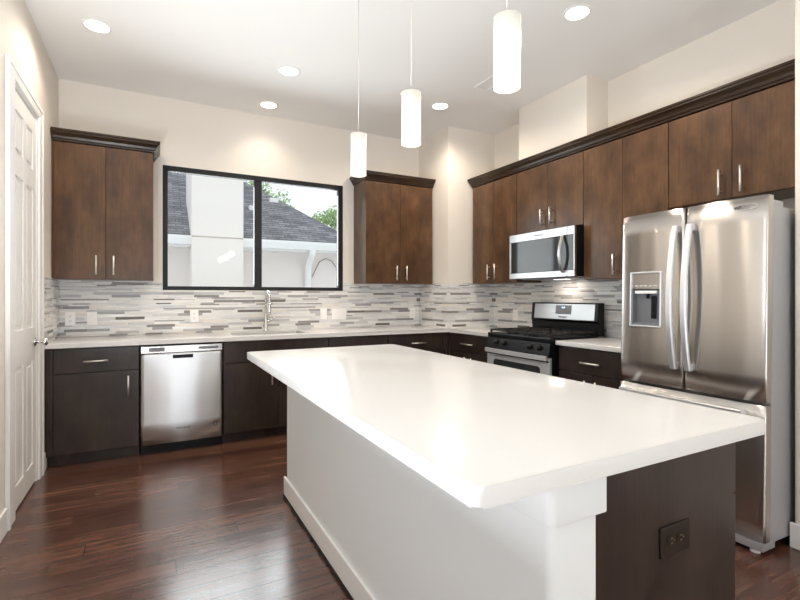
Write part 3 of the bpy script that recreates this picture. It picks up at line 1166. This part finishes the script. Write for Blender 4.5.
o = m.build('handle', M['steelbright'], fr)
smooth_by_angle(o, 0.9)
text_mesh('logo', 'Whirlpool', 0.026, M['inkgrey'], fr, (0.375, -0.0225, 0.376), (PI / 2, 0, 0), 0.0006, 0.25)
m = MB()
m.box(0.08, 0.69, 0.05, 0.33, -0.006, -0.0005)
m.build('grease_filter', M['greyplastic'], t)
m = MB()
m.box(0.30, 0.46, 0.235, 0.285, -0.007, -0.0062)
m.build('cooktop_lamp', M['lens'], t)
ld = area_light('cooktop_light', (3.26, 3.03, 1.398), (0, 0, 0), 0.06, 0.16, 0.9, WARM)


# ------------------------------------------------------------------ refrigerator
FW = 0.799
t = thing('refrigerator', 'stainless french door refrigerator with water dispenser', 'refrigerator', (2.576, 1.957, 0.0), -PI / 2)
# leans back a touch: the front feet are wound up
t.rotation_mode = 'QUATERNION'
t.rotation_quaternion = (Matrix.Rotation(math.radians(1.3), 4, 'Y') @ Matrix.Rotation(-PI / 2, 4, 'Z')).to_quaternion()
DTK = 0.062                          # door thickness, door back plane
FH = 1.748
m = MB()
m.box(0.002, FW - 0.002, DTK + 0.004, 0.70, 0.052, FH - 0.045, 0.004)
m.build('body', M['greyside'], t)
gz0, gz1 = 0.722, 0.738              # gap between freezer drawer and doors


def bowed(x, x0, x1, amt):
    a = (2 * x - x0 - x1) / (x1 - x0)
    return -amt * (1 - a * a) + 0.0


def door_panel(name, x0, x1, z0, z1, amt, hole=None):
    m = MB()
    xs_ = sorted(set([round(x0 + (x1 - x0) * k / 20, 5) for k in range(21)] + ([hole[0], hole[1]] if hole else [])))
    zs_ = sorted(set([round(z0 + (z1 - z0) * k / 8, 5) for k in range(9)] + ([hole[2], hole[3]] if hole else [])))
    e = 0.006
    def yy(x):
        d = min(x - x0, x1 - x)
        r = 0.012
        k = 0.0 if d >= r else (r - math.sqrt(max(0, r * r - (r - d) ** 2)))
        return 0.014 + bowed(x, x0, x1, amt) + k
    xs_ = sorted(set(xs_ + [x0 + 0.002, x0 + 0.005, x0 + 0.009, x1 - 0.009, x1 - 0.005, x1 - 0.002]))
    g = [[m.b.verts.new((x, yy(x), z)) for z in zs_] for x in xs_]
    bk = [[m.b.verts.new((x, DTK, z)) for z in (z0, z1)] for x in xs_]
    for i in range(len(xs_) - 1):
        for k in range(len(zs_) - 1):
            if hole and xs_[i] >= hole[0] - 1e-6 and xs_[i + 1] <= hole[1] + 1e-6 and zs_[k] >= hole[2] - 1e-6 and zs_[k + 1] <= hole[3] + 1e-6:
                continue
            f = m.b.faces.new([g[i][k], g[i + 1][k], g[i + 1][k + 1], g[i][k + 1]])
            f.smooth = True
        m.b.faces.new([g[i][0], g[i + 1][0], bk[i + 1][0], bk[i][0]])
        m.b.faces.new([g[i][-1], g[i + 1][-1], bk[i + 1][1], bk[i][1]])
        m.b.faces.new([bk[i][0], bk[i + 1][0], bk[i + 1][1], bk[i][1]])
    m.b.faces.new([v for v in g[0]] + [bk[0][1], bk[0][0]])
    m.b.faces.new([v for v in g[-1]] + [bk[-1][1], bk[-1][0]])
    return m.build(name, M['steelfridge'], t)


half = 0.400
hx0, hx1, hz0, hz1 = 0.082, 0.268, 1.076, 1.392
dl = door_panel('door', 0.001, half - 0.002, gz1, FH, 0.009, (hx0, hx1, hz0, hz1))
dr = door_panel('door', half + 0.002, FW - 0.001, gz1, FH, 0.009)
df = door_panel('freezer_drawer', 0.001, FW - 0.001, 0.064, gz0, 0.010)
# dispenser
m = MB()
yfr = -0.005
m.box(hx0 - 0.007, hx0 + 0.002, yfr, 0.02, hz0 - 0.007, hz1 + 0.007, 0.003)
m.box(hx1 - 0.002, hx1 + 0.007, yfr, 0.02, hz0 - 0.007, hz1 + 0.007, 0.003)
m.box(hx0, hx1, yfr, 0.02, hz0 - 0.007, hz0 + 0.002, 0.003)
m.box(hx0, hx1, yfr, 0.02, hz1 - 0.002, hz1 + 0.007, 0.003)
dp = m.build('dispenser', M['steelsatin'], dl)
m = MB()
m.box(hx0 + 0.001, hx1 - 0.001, 0.050, 0.056, hz0 + 0.001, hz1 - 0.001)
m.box(hx0 + 0.001, hx0 + 0.006, 0.012, 0.050, hz0 + 0.001, hz1 - 0.001)
m.box(hx1 - 0.006, hx1 - 0.001, 0.012, 0.050, hz0 + 0.001, hz1 - 0.001)
m.box(hx0 + 0.006, hx1 - 0.006, 0.010, 0.050, hz0 + 0.001, hz0 + 0.016)
m.box(hx0 + 0.006, hx1 - 0.006, 0.012, 0.050, 1.286, 1.290)
m.build('recess', M['greyplastic'], dl)
B(hx0 + 0.003, hx1 - 0.003, 0.006, 0.012, 1.296, hz1 - 0.003, 0.001).build('dispenser_screen', M['steel'], dl)
m = MB()
for i in range(5):
    m.box(hx0 + 0.022 + i * 0.030, hx0 + 0.040 + i * 0.030, 0.0052, 0.0058, 1.312, 1.320)
m.build('dispenser_buttons', M['whiteprint'], dl)
B(hx0 + 0.022, hx1 - 0.022, 0.002, 0.046, 1.268, 1.2855, 0.003).build('dispenser_lamp', M['plate'], dl)
m = MB()
m.box(hx0 + 0.105, hx0 + 0.135, 0.036, 0.049, 1.12, 1.255, 0.004)
m.build('paddle', M['black'], dl)
m = MB()
m.lathe([(0.010, 1.268), (0.008, 1.24)], (hx0 + 0.09, 0.03, 0), 'Z', 14)
m.build('nozzle', M['black'], dl)
# door handles: flat bowed bars
for par, hx in ((dl, half - 0.040), (dr, half + 0.040)):
    m = MB()
    secs = []
    z0_, z1_ = 0.845, 1.650
    for k in range(25):
        a = k / 24
        zz_ = z0_ + (z1_ - z0_) * a
        o_ = -0.018 - 0.052 * math.sin(PI * a) ** 0.85
        hw_ = 0.0165
        secs.append([(hx - hw_, o_, zz_), (hx - hw_ + 0.004, o_ - 0.006, zz_), (hx + hw_ - 0.004, o_ - 0.006, zz_), (hx + hw_, o_, zz_), (hx + hw_, o_ + 0.012, zz_), (hx - hw_, o_ + 0.012, zz_)])
    m.sweep(secs)
    for zz_ in (z0_ + 0.018, z1_ - 0.018):
        m.box(hx - 0.012, hx + 0.012, -0.016, 0.013, zz_ - 0.018, zz_ + 0.018, 0.002)
    o = m.build('door_handle', M['steelsatin'], par)
    smooth_by_angle(o, 0.7)
m = MB()
secs = []
for k in range(25):
    a = k / 24
    x_ = 0.045 + (FW - 0.125) * a
    o_ = -0.046 - 0.010 * math.sin(PI * a)
    secs.append([(x_, o_, 0.662), (x_, o_ - 0.006, 0.667), (x_, o_ - 0.006, 0.690), (x_, o_, 0.695), (x_, o_ + 0.014, 0.695), (x_, o_ + 0.014, 0.662)])
m.sweep(secs)
for x_ in (0.062, FW - 0.098):
    m.box(x_ - 0.016, x_ + 0.016, -0.040, 0.012, 0.666, 0.691, 0.002)
o = m.build('drawer_handle', M['steelsatin'], df)
smooth_by_angle(o, 0.7)
# base grille, feet, hinges, marks
m = MB()
m.box(0.004, FW - 0.004, 0.006, DTK + 0.06, 0.022, 0.060, 0.004)
m.build('base_grille', M['greyside'], t)
for x_ in (0.09, FW - 0.05):
    m = MB()
    m.lathe([(0.022, 0.002), (0.022, 0.012), (0.012, 0.014), (0.010, 0.0215)], (x_, 0.035, 0), 'Z', 18)
    m.build('foot', M['plate'], t)
for x_ in (0.05, FW - 0.05):
    B(x_ - 0.04, x_ + 0.04, DTK + 0.006, 0.18, FH - 0.0445, FH - 0.015, 0.004).build('hinge_cover', M['greyside'], t)
text_mesh('logo', 'Whirlpool', 0.026, M['inkgrey'], dr, (0.700, 0.0075, 1.700), (PI / 2, 0, 0.07), 0.0006, 0.25)
m = MB()
ring = []
for k in range(25):
    a = 2 * PI * k / 24
    ring.append((0.700 + 0.055 * math.cos(a), 0.0062 - 0.0035 * math.cos(a) * 0, 1.700 + 0.014 * math.sin(a)))
m.tube(ring, 0.0009, 6, cap=False)
m.build('logo_ring', M['whiteprint'], dr)


# ------------------------------------------------------------------ island
IX0, IX1 = 0.735, 0.869
IY0, IY1 = 0.735, 2.905
m = MB()
m.box(IX0, IX1, IY0 - 0.022, IY1, 0.0005, ZT - 0.040 - 0.001)
es = [e for e in m.b.edges if abs(e.verts[0].co.z - e.verts[1].co.z) > 0.5 and min(e.verts[0].co.x, e.verts[1].co.x) < IX0 + 0.01]
bmesh.ops.bevel(m.b, geom=es, offset=0.022, segments=5, profile=0.5, affect='EDGES')
hw_ = m.build('wall_island', M['halfwall'])
smooth_by_angle(hw_, 0.4)
struct(hw_, 'white half wall carrying the island counter', 'half wall')
m = MB()
m.box(IX0 - 0.014, IX0 - 0.0005, IY0 - 0.02, IY1 + 0.012, 0.018, 0.128, 0.004)
struct(m.build('baseboard_island', M['trim']), 'white baseboard along the island half wall', 'baseboard')
struct(B(IX0 - 0.018, IX0 - 0.0005, IY0 - 0.02, IY1 + 0.014, 0.0005, 0.0175, 0.003).build('gap_shade_strip', M['rubber']), 'black strip standing in for the dark gap under the island baseboard', 'trim')  # shade of the gap below the baseboard, built as a black strip
m = MB()
m.box(0.716, 0.885, 0.697, 0.880, 0.776, ZT - 0.040 - 0.0012)
es = [e for e in m.b.edges if abs(e.verts[0].co.z - e.verts[1].co.z) > 0.05 and min(e.verts[0].co.x, e.verts[1].co.x) < 0.72]
bmesh.ops.bevel(m.b, geom=es, offset=0.020, segments=5, profile=0.5, affect='EDGES')
bmesh.ops.bevel(m.b, geom=[e for e in m.b.edges if max(v.co.z for v in e.verts) < 0.777], offset=0.004, segments=2, profile=0.5, affect='EDGES')
o = m.build('trim_2', M['halfwall'])
smooth_by_angle(o, 0.4)
struct(o, 'white block capping the near end of the island half wall', 'trim')

t = thing('island_cabinet', 'espresso island cabinet behind the white half wall, with the bronze outlet', 'cabinet', (IX1 + 0.001, IY0, 0))
iw = 1.466 - IX1
B(0.0, iw, 0.020, IY1 - IY0, 0.100, ZT - 0.040 - 0.0012).build('body', M['woodshaded'], t)
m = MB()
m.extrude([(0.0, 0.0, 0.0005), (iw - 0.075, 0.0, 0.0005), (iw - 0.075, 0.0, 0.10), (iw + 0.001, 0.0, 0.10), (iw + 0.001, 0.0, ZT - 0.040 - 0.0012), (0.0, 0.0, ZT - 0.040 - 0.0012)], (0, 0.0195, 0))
m.build('side_panel', M['woodshaded'], t)
B(iw - 0.095, iw - 0.077, 0.0205, IY1 - IY0 - 0.02, 0.0005, 0.099).build('toe_kick', M['woodshaded'], t)
n = 4
L_ = (IY1 - IY0 - 0.006) / n
for k in range(n):
    y0_, y1_ = 0.003 + k * L_, 0.003 + (k + 1) * L_ - 0.003
    dw = B(iw + 0.002, iw + 0.021, y0_, y1_, DB, DT, 0.0018).build('drawer', M['woodshaded'], t)
    MB().tube([(iw + 0.053, (y0_ + y1_) / 2 - 0.08, 0.775), (iw + 0.053, (y0_ + y1_) / 2 + 0.08, 0.775)], 0.006, 10).tube(
        [(iw + 0.021, (y0_ + y1_) / 2 - 0.055, 0.775), (iw + 0.053, (y0_ + y1_) / 2 - 0.055, 0.775)], 0.0045, 8).tube(
        [(iw + 0.021, (y0_ + y1_) / 2 + 0.055, 0.775), (iw + 0.053, (y0_ + y1_) / 2 + 0.055, 0.775)], 0.0045, 8).build('handle', M['nickel'], dw)
    dd = B(iw + 0.002, iw + 0.021, y0_, y1_, PB + 0.012, PT, 0.0018).build('door', M['woodshaded'], t)
    yh = y1_ - 0.05 if k % 2 == 0 else y0_ + 0.05
    MB().tube([(iw + 0.053, yh, 0.48), (iw + 0.053, yh, 0.64)], 0.006, 10).tube(
        [(iw + 0.021, yh, 0.505), (iw + 0.053, yh, 0.505)], 0.0045, 8).tube(
        [(iw + 0.021, yh, 0.615), (iw + 0.053, yh, 0.615)], 0.0045, 8).build('handle', M['nickel'], dd)


# ------------------------------------------------------------------ outlets and switches
def plate(name, label, cat, loc, rz, gang=1, kind='outlet', mat='plate', horizontal=False):
    """wall plate facing local -y, its back on the wall"""
    t = thing(name, label, cat, loc, rz)
    w_ = 0.073 + 0.0 if gang == 1 else 0.165
    h_ = 0.116
    if horizontal:
        w_, h_ = 0.122, 0.078
    B(-w_ / 2, w_ / 2, -0.0062, -0.0006, -h_ / 2, h_ / 2, 0.002, 2).build('cover_plate', M[mat], t)
    for g in range(gang):
        cx = 0 if gang == 1 else (-0.041 + 0.082 * g)
        if kind == 'outlet':
            for s in (-1, 1):
                m = MB()
                if horizontal:
                    m.lathe([(0.017, -0.0078), (0.017, -0.0061)], (s * 0.0195, 0, 0), 'Y', 20)
                else:
                    m.lathe([(0.0165, -0.0075), (0.0165, -0.0061)], (cx, 0, s * 0.0195), 'Y', 20)
                r = m.build('receptacle', M['bronze' if horizontal else 'plate'], t)
                m = MB()
                if horizontal:
                    bx = s * 0.0195
                    m.box(bx - 0.004, bx + 0.004, -0.0086, -0.0079, 0.005, 0.0075)
                    m.box(bx - 0.004, bx + 0.004, -0.0086, -0.0079, -0.0075, -0.005)
                    m.lathe([(0.0026, -0.0086), (0.0026, -0.0079)], (bx + 0.010, 0, 0), 'Y', 10)
                    m.build('contacts', M['copperdot'], r)
                else:
                    bz = s * 0.0195
                    m.box(cx - 0.0075, cx - 0.005, -0.0083, -0.0076, bz, bz + 0.008)
                    m.box(cx + 0.005, cx + 0.0075, -0.0083, -0.0076, bz, bz + 0.008)
                    m.lathe([(0.0026, -0.0083), (0.0026, -0.0076)], (cx, 0, bz - 0.007), 'Y', 10)
                    m.build('contacts', M['slot'], r)
        else:
            B(cx - 0.0165, cx + 0.0165, -0.0085, -0.0061, -0.033, 0.033, 0.0015).build('rocker', M['plate'], t)
    return t


YT = YB - TY - 0.0002
plate('power_outlet', 'white power outlet nearest the white door', 'outlet', (-0.6155, YT, 1.0625), 0)
plate('light_switch', 'white switch plate just right of the outlet nearest the door', 'switch', (-0.462, YT, 1.0615), 0, kind='switch')
plate('power_outlet', 'white power outlet above the dishwasher, below the window', 'outlet', (0.3405, YT, 1.066), 0)
plate('light_switch', 'single white switch plate below the window, beside the double one', 'switch', (1.601, YT, 1.0625), 0, kind='switch')
plate('light_switch', 'double-width white switch plate below the window corner', 'switch', (1.774, YT, 1.059), 0, gang=2, kind='switch')
plate('power_outlet', 'white outlet plate beside the boxed-in corner', 'outlet', (2.684, YT, 1.0545), 0)
plate('power_outlet', 'white outlet plate on the right wall, left of the range', 'outlet', (XR - TY - 0.0002, 3.789, 1.0535), -PI / 2)
plate('power_outlet', 'dark bronze outlet on the near end of the island', 'outlet', (1.190, IY0 + 0.0004, 0.629), 0, mat='bronze', horizontal=True)


# ------------------------------------------------------------------ ceiling lamps
def downlight(label, x, y, power=1.0, cone=128, blend=0.9):
    t = thing('recessed_light', label, 'ceiling light', (x, y, ZC), 0, 'recessed ceiling lights')
    m = MB()
    m.lathe([(0.072, -0.0035), (0.074, -0.005), (0.088, -0.004), (0.092, -0.0008), (0.092, -0.0004), (0.072, -0.0004)], (0, 0, 0), 'Z', 32, cap=False)
    m.build('trim_ring', M['trim'], t)
    MB().lathe([(0.0715, -0.0035), (0.0715, -0.0006)], (0, 0, 0), 'Z', 32).build('lens', M['lens'], t)
    d = bpy.data.lights.new('downlight', 'SPOT')
    d.energy = DOWN_W * power
    d.color = WARM
    d.spot_size = math.radians(cone)
    d.spot_blend = blend
    d.shadow_soft_size = 0.07
    o = bpy.data.objects.new('downlight', d)
    o.location = (x, y, ZC - 0.03)
    C.objects.link(o)
    return t


downlight('round recessed ceiling light nearest the white door', -0.333, 3.72, 0.65, 160, 0.6)
downlight('round recessed ceiling light in front of the window', 0.968, 3.74)
downlight('round recessed ceiling light closest to the window wall', 0.971, 4.495, 0.34)
downlight('round recessed ceiling light near the boxed-in corner, beside the vent', 2.422, 3.756, 1.25, 165, 0.6)
downlight('round recessed ceiling light nearest the refrigerator', 2.40, 2.11, 1.2, 168, 0.6)


# air vent
t = thing('ceiling_vent', 'white ceiling air vent partly hidden behind the big pendant', 'vent', (2.535, 3.105, ZC))
m = MB()
vx, vy = 0.075, 0.17
m.box(-vx, -vx + 0.02, -vy, vy, -0.008, -0.0005, 0.002)
m.box(vx - 0.02, vx, -vy, vy, -0.008, -0.0005, 0.002)
m.box(-vx + 0.02, vx - 0.02, -vy, -vy + 0.02, -0.008, -0.0005, 0.002)
m.box(-vx + 0.02, vx - 0.02, vy - 0.02, vy, -0.008, -0.0005, 0.002)
m.build('vent_frame', M['trim'], t)
m = MB()
m.box(-vx + 0.0205, vx - 0.0205, -vy + 0.0205, vy - 0.0205, -0.003, -0.0006)
for k in range(6):
    x_ = -vx + 0.024 + k * 0.0185
    m.extrude([(x_, -vy + 0.021, -0.006), (x_ + 0.002, -vy + 0.021, -0.006), (x_ + 0.011, -vy + 0.021, -0.002), (x_ + 0.009, -vy + 0.021, -0.002)], (0, 2 * vy - 0.042, 0))
m.build('vent_louvers', M['trim'], t)


# pendants
def pendant(label, y, dz_=0.0):
    pz, ph, pr_ = 1.927 + dz_, 0.227, 0.0435
    t = thing('pendant_lamp', label, 'pendant lamp', (1.012, y, pz), 0, 'cylinder pendants over the island')
    m = MB()
    th = 0.004
    m.lathe([(pr_ - th, 0.0), (pr_ - th * .5, -0.001), (pr_, 0.0), (pr_, ph), (pr_ - th * .5, ph + 0.001), (pr_ - th, ph)], (0, 0, 0), 'Z', 40, cap=False)
    # inner face closes the glass wall
    m.lathe([(pr_ - th, ph), (pr_ - th, 0.0)], (0, 0, 0), 'Z', 40, cap=False)
    m.build('lamp_shade', M['opal'], t)
    m = MB()
    m.lathe([(0.006, ph + 0.008), (0.014, ph + 0.004), (0.019, ph - 0.012), (0.019, ph - 0.06), (0.016, ph - 0.066)], (0, 0, 0), 'Z', 20)
    m.tube([(-pr_ - 0.010, 0, ph - 0.014), (pr_ + 0.010, 0, ph - 0.014)], 0.0022, 8)
    m.build('lamp_holder', M['nickel'], t)
    m = MB()
    m.lathe([(0.012, ph - 0.067), (0.016, ph - 0.085), (0.026, ph - 0.13), (0.024, ph - 0.15), (0.012, ph - 0.166), (0.001, ph - 0.168)], (0, 0, 0), 'Z', 20)
    m.build('bulb', M['bulb'], t)
    MB().tube([(0, 0, ph + 0.008), (0, 0, ZC - pz - 0.02)], 0.0016, 8).build('cord', M['nickel'], t)
    MB().lathe([(0.004, -0.026), (0.050, -0.022), (0.058, -0.010), (0.058, -0.0005)], (0, 0, ZC - pz), 'Z', 32).build('ceiling_canopy', M['nickel'], t)
    d = bpy.data.lights.new('pendant_light', 'POINT')
    d.energy = PEND_W
    d.color = WARM
    d.shadow_soft_size = 0.05
    o = bpy.data.objects.new('pendant_light', d)
    o.location = (1.012, y, pz - 0.06)
    C.objects.link(o)
    return t


pendant('glowing glass cylinder pendant farthest along the island, nearest the window', 2.406)
pendant('glowing glass cylinder pendant in the middle of the three', 1.806)
pendant('glowing glass cylinder pendant closest to the refrigerator, largest of the three', 1.172)


# ------------------------------------------------------------------ outside the window
struct(B(-14, 20, YB + 0.6, 40, -3.3, -3.2).build('ground_outside', M['ground']), 'ground outside the window', 'ground')
t = thing('house', 'pale neighbouring house with grey shingle roof outside the window', 'house', (0, 8.2, -3.2))
EZ = 5.405          # eave height above the outside ground
m = MB()
m.box(-5.0, 3.35, 0.32, 8.0, 0.0, EZ - 0.10)
m.build('wall', M['stuccowall'], t)
# hipped roof slab
k = 0.65
def rp(x, y):
    return (x, y, EZ + k * y)
m = MB()
ex, run = 3.60, 4.2
ax = ex - run * 0.78
v = [m.b.verts.new(p) for p in [rp(-6, 0), rp(ex, 0), rp(ax, run), rp(-6, run),
                                (ex, 2 * run, EZ), (-6, 2 * run, EZ)]]
for q in ((0, 1, 2, 3), (1, 4, 2), (3, 2, 4, 5), (0, 5, 4, 1), (0, 3, 5)):
    m.b.faces.new([v[i] for i in q])
m.build('roof', M['shingle'], t)
m = MB()
m.extrude([(-6, -0.13, EZ + 0.01), (-6, -0.13, EZ - 0.03), (-6, -0.10, EZ - 0.13), (-6, -0.01, EZ - 0.13), (-6, -0.01, EZ + 0.01)], (6.55, 0, 0))
m.extrude([(1.32, -0.13, EZ + 0.01), (1.32, -0.13, EZ - 0.03), (1.32, -0.10, EZ - 0.13), (1.32, -0.01, EZ - 0.13), (1.32, -0.01, EZ + 0.01)], (2.30, 0, 0))
m.build('gutter', M['gutter'], t)
m = MB()
m.box(-6, 0.53, -0.005, 0.33, EZ - 0.16, EZ - 0.11)
m.box(1.32, 3.62, -0.005, 0.33, EZ - 0.16, EZ - 0.11)
m.build('soffit', M['gutter'], t)
m = MB()
m.tube([(2.53, -0.07, EZ - 0.12), (2.53, -0.05, EZ - 0.20), (2.54, 0.20, EZ - 0.36), (2.54, 0.25, EZ - 0.48), (2.54, 0.25, 0.05)], 0.06, 12)
m.build('downspout', M['gutter'], t)
m = MB()
m.box(0.535, 1.315, -0.20, 1.2, 0.0, EZ - 0.02)
m.box(0.535, 1.315, -0.20, 1.2, EZ + 0.0, EZ + 2.6)
m.box(0.565, 1.285, -0.165, 1.17, EZ - 0.02, EZ)
m.build('chimney', M['stucco'], t)
for vx_, vy_ in ((1.72, 1.10), (2.20, 1.52)):
    m = MB()
    x_, y_, z_ = rp(vx_, vy_)
    m.box(x_ - 0.09, x_ + 0.09, y_ - 0.05, y_ + 0.12, z_ - 0.02, z_ + 0.075, 0.01)
    m.build('roof_vent', M['gutter'], t)
m = MB()
m.tube([(2.63, 0.30, EZ - 0.60), (2.78, 0.30, EZ - 0.30), (2.90, 0.30, EZ - 0.24), (3.02, 0.30, EZ - 0.28), (3.3, 0.30, EZ - 0.66)], 0.005, 6)
m.build('cable', M['rubber'], t)


def tree(label, x, y, ztop, rad, seed):
    rnd = random.Random(seed)
    t = thing('tree', label, 'tree', (x, y, -3.2))
    h = ztop + 3.2
    MB().tube([(0, 0, 0), (0.05, 0, h * 0.4), (0, 0.05, h - rad)], [0.18, 0.14, 0.06], 10).build('trunk', M['bark'], t)
    m = MB()
    cl = []
    for _ in range(26):
        a, b = rnd.uniform(0, 2 * PI), rnd.uniform(-0.8, 1.0)
        rr = rad * 0.75 * math.sqrt(max(0.02, 1 - b * b))
        cl.append(Vector((rr * math.cos(a), rr * math.sin(a), h - rad * 0.95 + b * rad * 0.72)))
    for _ in range(2400):
        c = rnd.choice(cl)
        d = Vector((rnd.gauss(0, 1), rnd.gauss(0, 1), rnd.gauss(0, 1))).normalized() * rad * 0.30 * rnd.random() ** 0.4
        p = c + d
        n1 = Vector((rnd.gauss(0, 1), rnd.gauss(0, 1), rnd.gauss(0, 1))).normalized()
        n2 = n1.orthogonal().normalized()
        s = rnd.uniform(0.05, 0.10)
        m.b.faces.new([m.b.verts.new(p + n1 * s), m.b.verts.new(p + n2 * s * 0.55), m.b.verts.new(p - n1 * s), m.b.verts.new(p - n2 * s * 0.55)])
    m.build('foliage', M['leaf'], t)


tree('green tree rising behind the roof ridge, left part of the view', 3.75, 18.5, 5.70, 1.35, 3)
tree('green tree beyond the low corner of the roof', 6.65, 18.5, 4.95, 1.35, 8)
